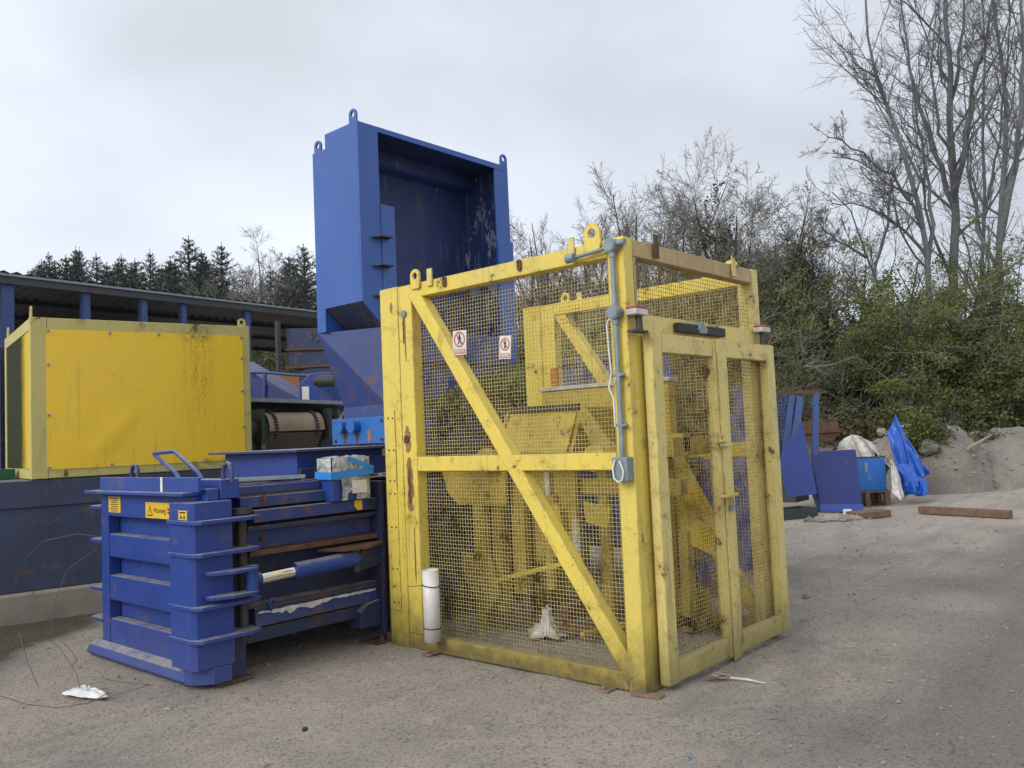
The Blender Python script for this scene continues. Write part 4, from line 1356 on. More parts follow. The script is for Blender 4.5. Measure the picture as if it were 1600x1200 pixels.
# top: long wire-guide rods lying side by side on the chamber
for i in range(13):
    y = 2.61 + i * 0.075
    MB().box((-1.15, y, 1.255 + 0.003 * (i % 3)), (-0.44, y + 0.034, 1.312 + 0.004 * ((i * 5) % 3))).build('guide_bar', (BW, BL, M['rust'], BW, BD)[i % 5], press, bevel=0.003)
MB().box((-1.16, 2.60, 1.237), (-0.42, 4.02, 1.252)).build('top_plate', M['dark'], press)
MB().bar((-0.90, 3.1, 1.345), (-0.45, 2.78, 1.345), 0.07, 0.03).build('loose_bar', M['galv'], press, bevel=0.003)
# charge housing under the hopper
MB().box((-0.47, 2.86, 1.322), (2.60, 3.95, 1.535)).build('charge_housing', BL, press, bevel=0.003)
MB().box((-0.46, 2.835, 1.322), (-0.05, 2.857, 1.405)).build('housing_strip', M['blue_worn'], press, bevel=0.003)
MB().prism([(-0.56, 2.74, 1.537), (2.62, 2.74, 1.537), (2.62, 4.0, 1.537), (-0.60, 4.0, 1.537)], (0, 0, 0.020)).build('housing_lid', BW, press, bevel=0.003)
MB().cyl((0.95, 2.95, 1.56), (0.95, 2.95, 1.83), 0.14, 20).cyl((0.95, 2.95, 1.83), (0.95, 2.95, 1.87), 0.09, 20).build('pump_motor', BW, press, bevel=0.004)
MB().tube([(0.95 + .055 * math.cos(a), 2.95, 1.94 + .075 * math.sin(a)) for a in np.arange(14) * math.pi / 7], 0.013, 8, closed=True).build('lifting_eye', BW, press)
MB().box((1.18, 2.80, 1.56), (1.95, 3.25, 1.78)).build('oil_tank', M['blue_dirty'], press, bevel=0.006)
MB().tube([(0.45, 2.80, 1.60), (0.7, 2.78, 1.66), (1.1, 2.80, 1.68), (1.3, 2.78, 1.80), (1.7, 2.80, 1.84)], 0.018, 8).build('hose', M['black'], press)
MB().bar((0.20, 2.60, 1.50), (2.5, 2.60, 1.50), 0.05, 0.06).build('guide_rail', M['rust'], press, bevel=0.003)

# control box wrapped in film and blue tape, standing on the press
wb = thing('wrapped_box', 'small blue control box wrapped in clear film and blue tape on top of the press', 'box', (-0.22, 2.56, 1.145))
MB().box((-0.425, 2.47, 1.147), (-0.075, 2.64, 1.475)).build('box', BL, wb, bevel=0.006)
rs = np.random.RandomState(5)
fv, ff = [], []


def film_face(o, u, v, nrm, nu, nv, holes):
    base = len(fv)
    for i in range(nu + 1):
        for j in range(nv + 1):
            edge = i in (0, nu) or j in (0, nv)
            p = Vector(o) + Vector(u) * (i / nu) + Vector(v) * (j / nv) + Vector(nrm) * (0.004 if edge else float(0.004 + 0.009 * abs(rs.randn())))
            fv.append(p)
    for i in range(nu):
        for j in range(nv):
            if not holes(i / nu, j / nv):
                a = base + i * (nv + 1) + j
                ff.append((a, a + nv + 1, a + nv + 2, a + 1))


film_face((-0.428, 2.463, 1.15), (0.358, 0, 0), (0, 0, 0.33), (0, -1, 0), 13, 12, lambda a, b: (a < .18 and b < .45) or (b < .12 and a > .35 and a < .6))
film_face((-0.432, 2.645, 1.15), (0, -0.18, 0), (0, 0, 0.33), (-1, 0, 0), 7, 12, lambda a, b: b < .48)
film_face((-0.428, 2.463, 1.478), (0.358, 0, 0), (0, 0.18, 0), (0, 0, 1), 12, 6, lambda a, b: False)
film_face((-0.07, 2.463, 1.15), (0, 0.18, 0), (0, 0, 0.33), (1, 0, 0), 6, 12, lambda a, b: False)
kind(MB().add(fv, ff).build('film', M['film'], wb), 'stuff')
tp = MB()
tp.bar((-0.450, 2.440, 1.345), (-0.050, 2.436, 1.368), 0.003, 0.055, up=(0, 0, 1))
tp.bar((-0.30, 2.434, 1.475), (-0.050, 2.432, 1.385), 0.003, 0.035, up=(0, 0, 1))
tp.bar((-0.452, 2.65, 1.352), (-0.452, 2.44, 1.345), 0.003, 0.055, up=(0, 0, 1))
tp.build('tape', M['tape'], wb)
MB().box((-0.26, 2.436, 1.20), (-0.12, 2.440, 1.30)).build('label_paper', M['sign_white'], wb)

# ------------------------------------------------------------------ feed hopper on the press
hop = thing('feed_hopper', 'tall dark blue feed hopper with an open front towering over the press and cage', 'hopper', (1.33, 3.35, 1.56))
HB = M['blue_tower']
X0, X1, YF, YR_, ZT = 0.335, 2.345, 3.0, 3.50, 4.46
ZA, ZB, ZC = 2.835, 2.62, 1.92            # front cheek ends, funnel starts, funnel ends
T = 0.02
MB().prism([(X0, YF, ZA), (X0, YF, ZT), (X0, 3.46, ZT), (X0, 3.46, ZA)], (T, 0, 0)).build('side_sheet', HB, hop, bevel=0.002)
MB().prism([(X0 + .001, 3.462, ZA), (X0 + .001, 3.53, ZA), (X0 + .001, 3.53, ZB), (X0 + .001, 3.66, ZB), (X0 + .001, 3.66, ZT - .135), (X0 + .001, 3.462, ZT - .135)], (T, 0, 0)).build('side_sheet', HB, hop, bevel=0.002)
MB().box((X1 - T, YF + .002, ZB - .28), (X1, 3.64, ZT - .002)).build('side_sheet', M['blue_scoured'], hop, bevel=0.002)
MB().box((X0 + .022, 3.63, ZB), (X1 - T - .002, 3.65, ZT - .14)).build('back_sheet', M['blue_inner'], hop)
MB().box((X0 + .022, YF + .02, ZT - .022), (X1 - .022, 3.438, ZT - .004)).build('top_sheet', M['blue_inner'], hop)
MB().box((X0 + .001, 3.440, ZT - .150), (X1 - .003, 3.459, ZT - .003)).build('top_riser', M['blue_inner'], hop, bevel=0.002)
MB().box((X0 + .003, 3.461, ZT - .155), (X1 - .003, 3.66, ZT - .137)).build('top_sheet', HB, hop, bevel=0.002)
# front strips round the opening
MB().prism([(X0, YF - .002, ZT), (X0, YF - .002, ZA), (X0 + .235, YF - .002, ZB), (X0 + .235, YF - .002, ZT - .04)], (0, -0.018, 0)).build('front_strip', HB, hop, bevel=0.002)
MB().prism([(X0 + .002, YF - .001, ZT), (X1, YF - .001, ZT), (X1, YF - .001, ZT - .06), (X0 + .237, YF - .001, ZT - .048)], (0, -0.018, 0)).build('front_strip', HB, hop, bevel=0.002)
MB().box((X1 - .21, YF - .019, ZB), (X1, YF - .001, ZT - .062)).build('front_strip', HB, hop, bevel=0.002)
# sloping cheek under the front corner, and the wall behind it
MB().prism([(X0, YF + .001, ZA), (X0, 3.53, ZA), (X0 + .235, 3.53, ZB), (X0 + .235, YF + .001, ZB)], (0.008, 0, 0.012)).build('cheek_plate', BD, hop)
MB().prism([(X0, 3.532, ZA), (X0, 3.532, ZB), (X0 + .235, 3.532, ZB)], (0, 0.012, 0)).build('cheek_wall', HB, hop)
# reinforcing plates beside the opening
MB().box((X0 + .237, YF - .030, ZB + .02), (X0 + .395, YF - .012, 3.74)).build('flange_plate', HB, hop, bevel=0.002)
for z in (3.42, 3.16, 2.89):
    MB().prism([(X0 + .12, YF - .021, z), (X0 + .30, YF - .032, z), (X0 + .30, YF - .11, z), (X0 + .16, YF - .11, z)], (0, 0, 0.014)).build('gusset', BD, hop)
MB().box((X1 - .205, YF - .032, ZB - .25), (X1 + .022, YF - .0205, 3.64)).build('flange_plate', HB, hop, bevel=0.002)
MB().box((X1 + .002, YF - .020, ZB - .25), (X1 + .022, 3.40, 3.64)).build('flange_plate', HB, hop, bevel=0.002)
# funnel
fr = [(X0 + .235, YF, ZB), (X1, YF, ZB), (X1, 3.66, ZB), (X0 + .002, 3.66, ZB)]
to = [(X0 + .25, 3.00, ZC), (1.00, 3.00, ZC), (1.00, 3.62, ZC), (X0 + .25, 3.62, ZC)]
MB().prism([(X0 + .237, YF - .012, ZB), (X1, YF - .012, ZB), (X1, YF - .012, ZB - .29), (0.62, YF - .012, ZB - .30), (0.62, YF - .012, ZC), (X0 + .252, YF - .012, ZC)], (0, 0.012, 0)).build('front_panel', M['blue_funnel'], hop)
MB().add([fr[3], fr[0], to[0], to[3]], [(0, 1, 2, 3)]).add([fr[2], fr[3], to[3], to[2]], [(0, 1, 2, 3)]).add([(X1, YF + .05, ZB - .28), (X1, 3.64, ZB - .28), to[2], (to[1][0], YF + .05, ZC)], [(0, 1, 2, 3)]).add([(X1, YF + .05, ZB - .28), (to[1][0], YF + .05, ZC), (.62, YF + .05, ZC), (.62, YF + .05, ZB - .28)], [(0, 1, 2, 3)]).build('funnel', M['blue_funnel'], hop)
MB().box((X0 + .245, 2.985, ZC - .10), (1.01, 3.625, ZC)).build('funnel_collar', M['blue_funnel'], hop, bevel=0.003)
neck = MB().box((X0 + .20, 2.93, 1.575), (1.06, 3.755, 1.818)).build('neck', M['blue_light'], hop, bevel=0.004)
for y in (3.56, 3.38):
    MB().cyl((X0 + .198, y, 1.74), (X0 + .125, y, 1.74), 0.060, 20).build('pipe_stub', M['blue_light'], neck, bevel=0.004)
for k, y in enumerate((3.56, 3.38, 3.20)):
    rr = random.Random(k + 40)
    n_ = 9
    L_ = [(X0 + .1985, y - .05 * rr.uniform(.3, 1) * (1 - .6 * i / n_), 1.70 - .115 * i / (n_ - 1)) for i in range(n_)]
    R_ = [(X0 + .1985, y + .05 * rr.uniform(.3, 1) * (1 - .6 * i / n_), 1.70 - .115 * i / (n_ - 1)) for i in range(n_)]
    MB().add(L_ + R_, [(i + 1, i, n_ + i, n_ + i + 1) for i in range(n_ - 1)]).build('rust_run', M['rust'] if k < 2 else M['stain'], neck)
screw_row([(X0 + .198, y, z) for y in (3.70, 3.02) for z in (1.61, 1.78)], (-1, 0, 0), 0.014, M['rust'], hop, 'bolt', 0.014, 6)
for (x, y, u, nrm) in ((X0 + .012, 3.045, (0, 1, 0), (1, 0, 0)), (X0 + .03, 3.605, (0, 1, 0), (1, 0, 0)), (X1 - .055, YF - .01, (1, 0, 0), (0, 1, 0))):
    MB().lug((x, y, ZT - .02 if y < 3.5 else ZT - .16), u, nrm, 0.105, 0.145, 0.026, 0.020).build('lifting_lug', HB, hop, bevel=0.002)
# ------------------------------------------------------------------ yellow panelled box on a blue container, at the left
RZ = math.radians(-11)
cont = thing('blue_container', 'long low dirty blue container on a concrete base behind the press', 'container', (-1.56, 6.16, 0), RZ)
MB().box((-6.0, 0.0, 0.30), (2.54, 2.3, 1.36)).build('body', M['blue_bin'], cont, bevel=0.005, local=True)
MB().box((-6.0, -0.02, 1.10), (2.545, -0.001, 1.355)).build('upper_band', M['blue_bin'], cont, bevel=0.004, local=True)
MB().box((2.30, -0.05, 1.12), (2.545, -0.021, 1.35)).build('end_plate', BL, cont, bevel=0.004, local=True)
conc = MB().box((-7, -0.10, -0.05), (3.0, 2.5, 0.295)).build('concrete_base', M['concrete'], None, bevel=0.02)
conc.location, conc.rotation_euler = (-1.56, 6.16, 0), (0, 0, RZ)
kind(conc, 'structure')

ybox = thing('panel_box', 'large yellow sheet metal box with a pale bolted frame on top of the container', 'box', (-1.306, 6.080, 1.368), RZ)
W_, D_, H_ = 2.185, 1.90, 1.59
BF = M['box_frame']
t = 0.10
for x0, x1 in ((0, t + .045), (W_ - t, W_)):
    MB().box((x0, 0, 0), (x1, t, H_)).build('corner_post', BF, ybox, bevel=0.005, local=True)
    MB().box((x0, D_ - t, 0), (x1, D_, H_)).build('corner_post', BF, ybox, bevel=0.005, local=True)
    for z0, z1 in ((0, .10), (H_ - .12, H_ - .003)):
        MB().box((x0 + .003, t + .002, z0), (x1 - .003, D_ - t - .002, z1)).build('side_rail', BF, ybox, bevel=0.005, local=True)
for y0, y1 in ((0, t), (D_ - t, D_)):
    MB().box((t + .047, y0 + .003, H_ - .135), (W_ - t - .002, y1 - .003, H_ - .002)).build('top_rail', BF, ybox, bevel=0.005, local=True)
    MB().box((t + .047, y0 + .003, 0.002), (W_ - t - .002, y1 - .003, 0.105)).build('bottom_rail', BF, ybox, bevel=0.005, local=True)


def dented_panel():
    nx_, nz_ = 44, 30
    V = []
    xa, xb, za, zb = t + .035, W_ - t + .02, .085, H_ - .115
    for i in range(nx_ + 1):
        for j in range(nz_ + 1):
            u, v = i / nx_, j / nz_
            x, z = xa + (xb - xa) * u, za + (zb - za) * v
            ed = min(u, v, 1 - u, 1 - v)
            k = min(ed / .12, 1)
            y = -0.0035 - k * (0.006 * math.sin(u * 5 + 1) * math.sin(v * 4) + 0.009 * math.exp(-((u - v * .55 - .18) / .06) ** 2) * math.exp(-((v - .25) / .2) ** 2) - .004 * math.exp(-((u - .62) / .2) ** 2))
            V.append((x, y, z))
    F = [(i * (nz_ + 1) + j, (i + 1) * (nz_ + 1) + j, (i + 1) * (nz_ + 1) + j + 1, i * (nz_ + 1) + j + 1) for i in range(nx_) for j in range(nz_)]
    b = MB().add(V, F, True)
    b.box((xa, -0.0033, za), (xb, -0.0008, zb))
    return b.build('front_panel', M['box_panel'], ybox, local=True)


dented_panel()
MB().box((0.012, t + .002, .102), (0.02, D_ - t - .002, H_ - .122)).build('side_panel', M['box_side'], ybox, local=True)
MB().box((W_ - .05, t + .01, .08), (W_ - .04, D_ - t - .01, H_ - .1)).build('side_panel', M['box_panel'], ybox, local=True)
MB().box((.05, .05, H_ - .04), (W_ - .05, D_ - .05, H_ - .02)).build('roof_panel', BF, ybox, local=True)
xs = [t + .055, t + .62, t + 1.10, W_ - t - .42, W_ - t]
pts = [(x, -0.012, H_ - .135) for x in xs] + [(x, -0.012, .105) for x in xs] + [(t + .055, -.012, z) for z in (.62, 1.12)] + [(W_ - t, -.012, z) for z in (.45, .85, 1.22)]
screw_row(pts, (0, -1, 0), 0.014, M['galv'], ybox, 'bolt', 0.009, 8)
for x, y in ((.02, .16), (.02, D_ - .05), (W_ - .06, .10)):
    MB().lug((x + .01, y, H_ - .06), (0, 1, 0) if x < 1 else (1, 0, 0), (1, 0, 0) if x < 1 else (0, 1, 0), 0.09, 0.19 if x < 1 else .16, 0.022, 0.014).build('lifting_lug', BF, ybox, local=True)

# ------------------------------------------------------------------ open shed, conveyors and plant behind, at the left
RV = Vector((RT[0], RT[1], 0)).normalized()              # "to the right" on the ground, as seen from the yard
FV = Vector((FW[0], FW[1], 0)).normalized()              # "away" on the ground
A0 = Vector(at(-60, 424, 13.6))
A1 = Vector(at(560, 500, 20.6))
sd = (A1 - A0)
sd.z = 0
slen = sd.length
sd.normalize()
sb = Vector((-sd.y, sd.x, 0))                            # towards the back of the shed
zr = (A0.z + A1.z) / 2
shed = thing('open_shed', 'long open fronted blue steel shed with a corrugated sloping roof behind the yellow box', 'shed', (A0.x, A0.y, 0), math.atan2(sd.y, sd.x))


def sl(a, b_, z):
    return (a, b_, z)


# corrugated roof sheets: each bay a sheet of its own, sloping down to the back
nb = 12
for k in range(nb):
    xa, xb = -4 + (slen + 6) * k / nb + .005, -4 + (slen + 6) * (k + 1) / nb - .005
    m = 24
    V = []
    for i in range(m + 1):
        x = xa + (xb - xa) * i / m
        wv = 0.02 * math.sin(i * math.pi / 2)
        V += [(x, -0.25, zr + .06 + wv), (x, 4.2, zr - .30 + wv), (x, -0.25, zr + .053 + wv), (x, 4.2, zr - .307 + wv)]
    F = []
    for i in range(m):
        q = 4 * i
        F += [(q, q + 1, q + 5, q + 4), (q + 2, q + 6, q + 7, q + 3), (q, q + 4, q + 6, q + 2), (q + 1, q + 3, q + 7, q + 5)]
    MB().add(V, F).build('roof_sheet', M['roof'], shed, local=True)
MB().box((-4, -0.22, zr - .13), (slen + 2, -0.16, zr + .02)).build('eaves_beam', M['roof'], shed, local=True)
MB().box((-4, -0.26, zr - .01), (slen + 2, -0.225, zr + .03)).build('eaves_trim', M['galv'], shed, local=True)
for z_, y_ in ((zr - .17, 1.4), (zr - .27, 2.7), (zr - .38, 4.05)):
    MB().box((-4, y_, z_ + .0), (slen + 2, y_ + .06, z_ + .07)).build('purlin', M['shedwall'], shed, local=True)


def shed_x(px):                 # where a picture column meets the shed front
    d = ray(px, 480)
    o = Vector((CAM[0], CAM[1], 0))
    dd = Vector((d[0], d[1], 0))
    nrm = Vector((sd.y, -sd.x, 0))
    tt = (Vector((A0.x, A0.y, 0)) - o).dot(nrm) / dd.dot(nrm)
    return (o + dd * tt - Vector((A0.x, A0.y, 0))).dot(sd)


for px, w in ((6, .20), (129, .13), (219, .12), (281, .11), (380, .13)):
    x = shed_x(px)
    MB().box((x - w / 2, -0.15, 0), (x + w / 2, -0.15 + w, zr - .13)).build('post', M['blue_shed'], shed, bevel=0.004, local=True)
for px in (70, 175, 250, 330):
    x = shed_x(px)
    MB().box((x - .07, 3.9, 0), (x + .07, 4.04, zr - .42)).build('post', M['shedwall'], shed, local=True)
xa, xb = shed_x(95), shed_x(300)
MB().box((xa + .2, 4.12, 0.2), (xb + 1.0, 4.18, zr - .36)).build('back_wall', M['shedwall'], shed, local=True)
xw_ = shed_x(155)
for xo, w, z0, z1 in ((xw_, .38, .95, .62), (xw_ + .42, .38, .95, .62), (shed_x(228), .5, 1.15, .8)):
    MB().box((xo, 4.09, zr - z0 + .2), (xo + w, 4.115, zr - z1 + .2)).build('window', M['pane'], shed, local=True)

# two loose white buckets standing behind the box
for px, py in ((154, 500), (210, 500)):
    p = Vector(at(px, py, 11.4))
    bk = MB()
    bk.cyl((p.x, p.y, 2.86), (p.x, p.y, 3.10), 0.055, 14, 0.065)
    bk.tube([(p.x + .067 * math.cos(a), p.y + .067 * math.sin(a), 3.10) for a in np.arange(12) * math.pi / 6], 0.006, 6, closed=True)
    o = bk.build('post_stub', M['white'])
    tag(o, 'small white post stub showing above the yellow box, ' + ('left of the two' if px < 200 else 'right of the two'), 'post', 'white stubs behind the yellow box')
stand = thing('store_rack', 'dark steel rack standing under the shed roof behind the yellow box', 'rack', (*col_at(185, 11.5), 0), math.atan2(sd.y, sd.x))
for z in (1.0, 1.9, 2.82):
    MB().box((-1.6, -.3, z), (1.6, .3, z + .05)).build('shelf', M['blue_dirty'], stand, local=True)
for x in (-1.58, 1.58):
    for y in (-.28, .28):
        MB().box((x - .04, y - .04, 0), (x + .04, y + .04, 2.9)).build('leg', M['blue_dirty'], stand, local=True)

# flat belt conveyor whose end roller faces the yard
cv = thing('belt_conveyor', 'flat belt conveyor with a worn tan belt over its end roller behind the yellow box', 'conveyor', (0, 0, 0))
p0, p1 = Vector(at(409, 672, 11.2)), Vector(at(494, 668, 11.75))
ax = (p1 - p0)
ax.z = 0
ax.normalize()
bk_ = Vector((-ax.y, ax.x, 0))
if bk_.dot(FV) < 0:
    bk_ = -bk_
zb = p0.z
r = 0.23
# belt: tan over the roller, shade painted into the sag below
prof = []
for i in range(13):
    a = math.radians(95 + i * 11)
    prof.append((-math.cos(a) * -r, math.sin(a) * r))
N = 14
W = (p1 - p0).length
V, F = [], []
pr = [(2.4, r)] + [(-math.sin(math.radians(k * 12)) * r, math.cos(math.radians(k * 12)) * r) for k in range(0, 9)]
for i, (b_, z_) in enumerate(pr):
    for j in (0, 1):
        q = p0 + ax * (W * j) + bk_ * (b_ + .0)
        V.append((q.x, q.y, zb + z_))
F = [(2 * i, 2 * i + 2, 2 * i + 3, 2 * i + 1) for i in range(len(pr) - 1)]
MB().add(V, F, True).build('belt', M['belt'], cv)
V = []
pr2 = [(-.226, -.05), (-.20, -.20), (-.12, -.42), (.06, -.75), (.34, -1.12), (.9, -1.2)]
for b_, z_ in pr2:
    for j in (0.03, .97):
        q = p0 + ax * (W * j + z_ * .32) + bk_ * b_
        V.append((q.x, q.y, zb + z_))
MB().add(V, [(2 * i, 2 * i + 2, 2 * i + 3, 2 * i + 1) for i in range(len(pr2) - 1)], True).build('return_belt', M['belt_shade'], cv)
for j in (0.12, .86):
    q = p0 + ax * (W * j)
    b = MB()
    for k in range(13):
        a = math.radians(-5 + k * 10)
        c0 = q + bk_ * (-math.sin(a) * (r + .012))
        b.cyl((c0.x - ax.x * .022, c0.y - ax.y * .022, zb + math.cos(a) * (r + .012)), (c0.x + ax.x * .022, c0.y + ax.y * .022, zb + math.cos(a) * (r + .012)), 0.016, 6)
    b.build('belt_lacing', M['dark'], cv)
for j in (-.12, 1.10):
    q = p0 + ax * (W * j)
    e = q + bk_ * 2.4
    MB().bar((q.x - bk_.x * .25, q.y - bk_.y * .25, zb + .06), (e.x, e.y, zb + .06), 0.05, 0.42).build('side_frame', M['green_dark'], cv)
    MB().bar((q.x - bk_.x * .05, q.y - bk_.y * .05, zb), (q.x + bk_.x * .25, q.y + bk_.y * .25, 0), 0.10, 0.10, up=(1, 0, 0)).build('leg', M['green_dark'], cv)
q0, q1 = p0 - ax * .25 + bk_ * .1, p1 + ax * .55 + bk_ * .1
MB().bar((q0.x, q0.y, zb + .40), (q1.x, q1.y, zb + .34), 0.45, 0.05).build('cover_plate', M['galv'], cv)
MB().bar((q0.x + bk_.x * .2, q0.y + bk_.y * .2, zb + .28), (q1.x + bk_.x * .2, q1.y + bk_.y * .2, zb + .22), 0.05, 0.22).build('cross_frame', M['green_dark'], cv)
q = p0 - ax * .2
MB().cyl((q.x - ax.x * .05, q.y - ax.y * .05, zb), (q.x + ax.x * .1, q.y + ax.y * .1, zb), 0.16, 16).build('roller_bearing', M['dark'], cv)
q = p1 + ax * .35
MB().tube([(q.x, q.y, zb + .25), (q.x + .05, q.y, zb + .05), (q.x - .08, q.y, zb - .15), (q.x + .02, q.y, zb - .35), (q.x - .12, q.y, zb - .6)], 0.014, 6).build('cable', M['galv'], cv)
MB().bar((q.x - .1, q.y - .1, zb + .05), (q.x + .18, q.y + .12, zb + .22), .03, .03).build('lever', M['white_dirty'], cv)
MB().box((q.x - .35, q.y + .3, 0), (q.x + .5, q.y + .36, 1.12)).build('skirt_board', M['orange'], cv)

# inclined blue conveyor with a guard rail, gearbox and motor
ic = thing('inclined_conveyor', 'dark blue inclined conveyor with a thin handrail behind the yellow box', 'conveyor', (0, 0, 0))
a_, b_ = Vector(at(376, 592, 13.0)), Vector(at(486, 652, 12.6))
MB().bar(a_, b_, 0.6, 0.42).build('conveyor_bed', M['blue_navy'], ic, bevel=0.01)
MB().bar(a_ + Vector((0, 0, .26)), b_ + Vector((0, 0, .24)), 0.64, 0.05).build('conveyor_rim', M['blue_navy'], ic)
for px in (414,):
    q = Vector(at(px, 583, 12.5))
    e = Vector(at(px - 1, 634, 12.5))
    MB().tube([q, e], 0.03, 8).build('handrail_post', M['blue_shed'], ic)
MB().tube([Vector(at(388, 582, 12.5)), Vector(at(415, 582, 12.5)), Vector(at(460, 586, 12.5)), Vector(at(530, 588, 12.5))], 0.022, 8).build('handrail', M['blue_shed'], ic)
p = Vector(at(440, 640, 12.8))
MB().box((p.x - .08, p.y - .08, 0), (p.x + .08, p.y + .08, p.z)).build('leg', M['blue_dirty'], ic)

gear = thing('drive_unit', 'blue gearbox housing with a grey motor and a white label beneath the far hopper', 'gearbox', (0, 0, 0))
p = Vector(at(496, 612, 12.2))
u = RV
f = lambda a, b, z: (p.x + u.x * a + FV.x * b, p.y + u.y * a + FV.y * b, p.z + z)
MB().prism([f(-.26, 0, -.20), f(-.26, 0, .12), f(-.10, 0, .27), f(.20, 0, .27), f(.26, 0, -.20)], FV * .6).build('housing', BL, gear, bevel=0.01)
MB().prism([f(-.22, -.005, -.12), f(-.22, -.005, .08), f(-.12, -.005, .08), f(-.12, -.005, -.12)], FV * .004).build('label_plate', M['white'], gear)
MB().cyl(f(.06, -.25, .13), f(.30, -.25, .13), 0.085, 16).cyl(f(.02, -.25, .13), f(.06, -.25, .13), 0.06, 16).build('motor', M['dark'], gear)
MB().box(f(-.2, .1, -1.9), f(.2, .3, -.2)).build('stand', M['blue_dirty'], gear)
MB().tube([f(.2, -.2, .0), f(.28, -.25, -.12), f(.24, -.25, -.3), f(.3, -.2, -.45)], .018, 6).build('cable', M['black'], gear)

fh = thing('far_hopper', 'dusty dark blue hopper with a tapered mouth under the end of the shed roof', 'hopper', (0, 0, 0))
p = Vector(at(485, 545, 15.0))
f2 = lambda a, b, z: (p.x + u.x * a + FV.x * b, p.y + u.y * a + FV.y * b, p.z + z)
MB().prism([f2(-.42, 0, .02), f2(-.42, 0, .38), f2(.8, 0, .34), f2(.8, 0, .0)], FV * 1.2).build('upper_box', M['blue_dirty'], fh)
MB().prism([f2(-.42, -.01, -.30), f2(-.42, -.01, .0), f2(.8, -.01, -.02), f2(.8, -.01, -.30)], FV * 1.2).build('lower_box', M['blue_dirty'], fh)
MB().prism([f2(-.1, -.02, -.34), f2(.6, -.02, -.30), f2(.9, -.02, -.95), f2(-.45, -.02, -.95)], FV * 1.1).build('mouth', M['blue_dirty'], fh)
MB().bar(f2(-.44, -.03, .0), f2(.8, -.03, -.02), .04, .035).build('seam', M['rust'], fh)
MB().bar(f2(-.44, -.03, -.32), f2(.8, -.03, -.30), .04, .04).build('seam', M['rust'], fh)
MB().bar(f2(-.54, -.1, -3.0), f2(-.54, -.1, .5), .07, .07, up=(1, 0, 0)).build('post', M['dark'], fh)
MB().box(f2(.4, .3, -3.0), f2(.7, .6, -.9)).build('post', M['dark'], fh)
for (a, z, w) in ((.0, .14, .06), (.07, .22, .05), (.14, .14, .07), (.02, .24, .04), (.18, .24, .05), (.10, .10, .05)):
    MB().prism([f2(a, -.012, z), f2(a + w, -.012, z + .03), f2(a + w * .6, -.012, z + .09), f2(a - .01, -.012, z + .06)], FV * .004).build('peeled_mark', M['dark'], fh)

crate = thing('orange_machine_box', 'small orange box half hidden behind the inclined conveyor', 'box', (0, 0, 0))
p = Vector(at(437, 589, 13.6))
MB().box((p.x - .22, p.y - .22, p.z - .16), (p.x + .22, p.y + .22, p.z + .05)).build('box', M['orange'], crate, bevel=.01)
MB().box((p.x - .24, p.y - .24, p.z + .05), (p.x + .24, p.y + .24, p.z + .07)).build('lid', M['green_dark'], crate)
MB().box((p.x - .1, p.y - .1, 0), (p.x + .1, p.y + .1, p.z - .16)).build('stand', M['dark'], crate)

# white slatted pallet stack and a green crate at the left edge of the yard
ps = thing('slat_stack', 'stack of white boards showing at the left edge beside the yellow box', 'boards', (*[float(c) for c in at(-14, 690, 10.6)[:2]], 0))
p = Vector(at(-14, 690, 10.6))
for k in range(5):
    z = 1.68 + k * .085
    MB().bar((p.x - RV.x * .5, p.y - RV.y * .5, z), (p.x + RV.x * .22, p.y + RV.y * .22, z), .5, .045).build('board', M['white_dirty'], ps)
MB().box((p.x - .3, p.y - .2, 1.38), (p.x + .15, p.y + .3, 1.62)).build('base_block', M['wood'], ps)
g = thing('green_tray', 'green plastic tray on the container at the left edge of the yard', 'tray', (0, 0, 0))
p = Vector(at(-10, 735, 8.9))
for a, b in (((-.35, -.2), (.14, -.17)), ((-.35, .2), (.14, .17)), ((.11, -.17), (.14, .17))):
    MB().box((p.x + a[0], p.y + a[1], 1.365), (p.x + b[0], p.y + b[1], 1.47)).build('side', M['green'], g)
MB().box((p.x - .35, p.y - .168, 1.366), (p.x + .108, p.y + .168, 1.376)).build('base', M['green'], g)

# ------------------------------------------------------------------ scrap at the right
def sheet(name, label, cat, pts, th, mat, group=None):
    """flat cut sheet: outline points (px, py, depth); the first, middle and last fix its plane"""
    k = [Vector(at(*pts[i])) for i in (0, len(pts) // 2, len(pts) - 1)]
    n_ = (k[1] - k[0]).cross(k[2] - k[0]).normalized()
    o_ = Vector(CAM)
    a = []
    for px, py, _ in pts:
        d = Vector(ray(px, py))
        a.append(o_ + d * ((k[0] - o_).dot(n_) / d.dot(n_)))
    if n_.dot(FV) < 0:
        n_ = -n_
    o = MB().prism(a, n_ * th).build(name, mat, bevel=0.003)
    return tag(o, label, cat, group)


sheet('steel_sheet', 'square navy steel sheet standing upright beside the light blue cabinet', 'sheet',
      [(1283, 797, 14.9), (1349, 800, 14.9), (1337, 702, 15.15), (1268, 706, 15.15)], .012, M['blue_navy'])
lip = sheet('folded_strip', 'pale blue folded strip lying along the foot of the square navy sheet', 'strip',
            [(1282, 799, 14.8), (1350, 801, 14.8), (1349, 788, 14.86), (1281, 787, 14.86)], .02, M['blue_sheet'])
sheet('steel_offcut', 'pointed blue steel offcut leaning on the scrap frame beside the cage door', 'sheet',
      [(1230, 777, 14.3), (1277, 772, 14.3), (1265, 714, 14.45), (1252, 656, 14.6), (1231, 695, 14.5), (1218, 725, 14.4), (1216, 741, 14.35), (1223, 744, 14.33)], .010, M['blue_sheet'])

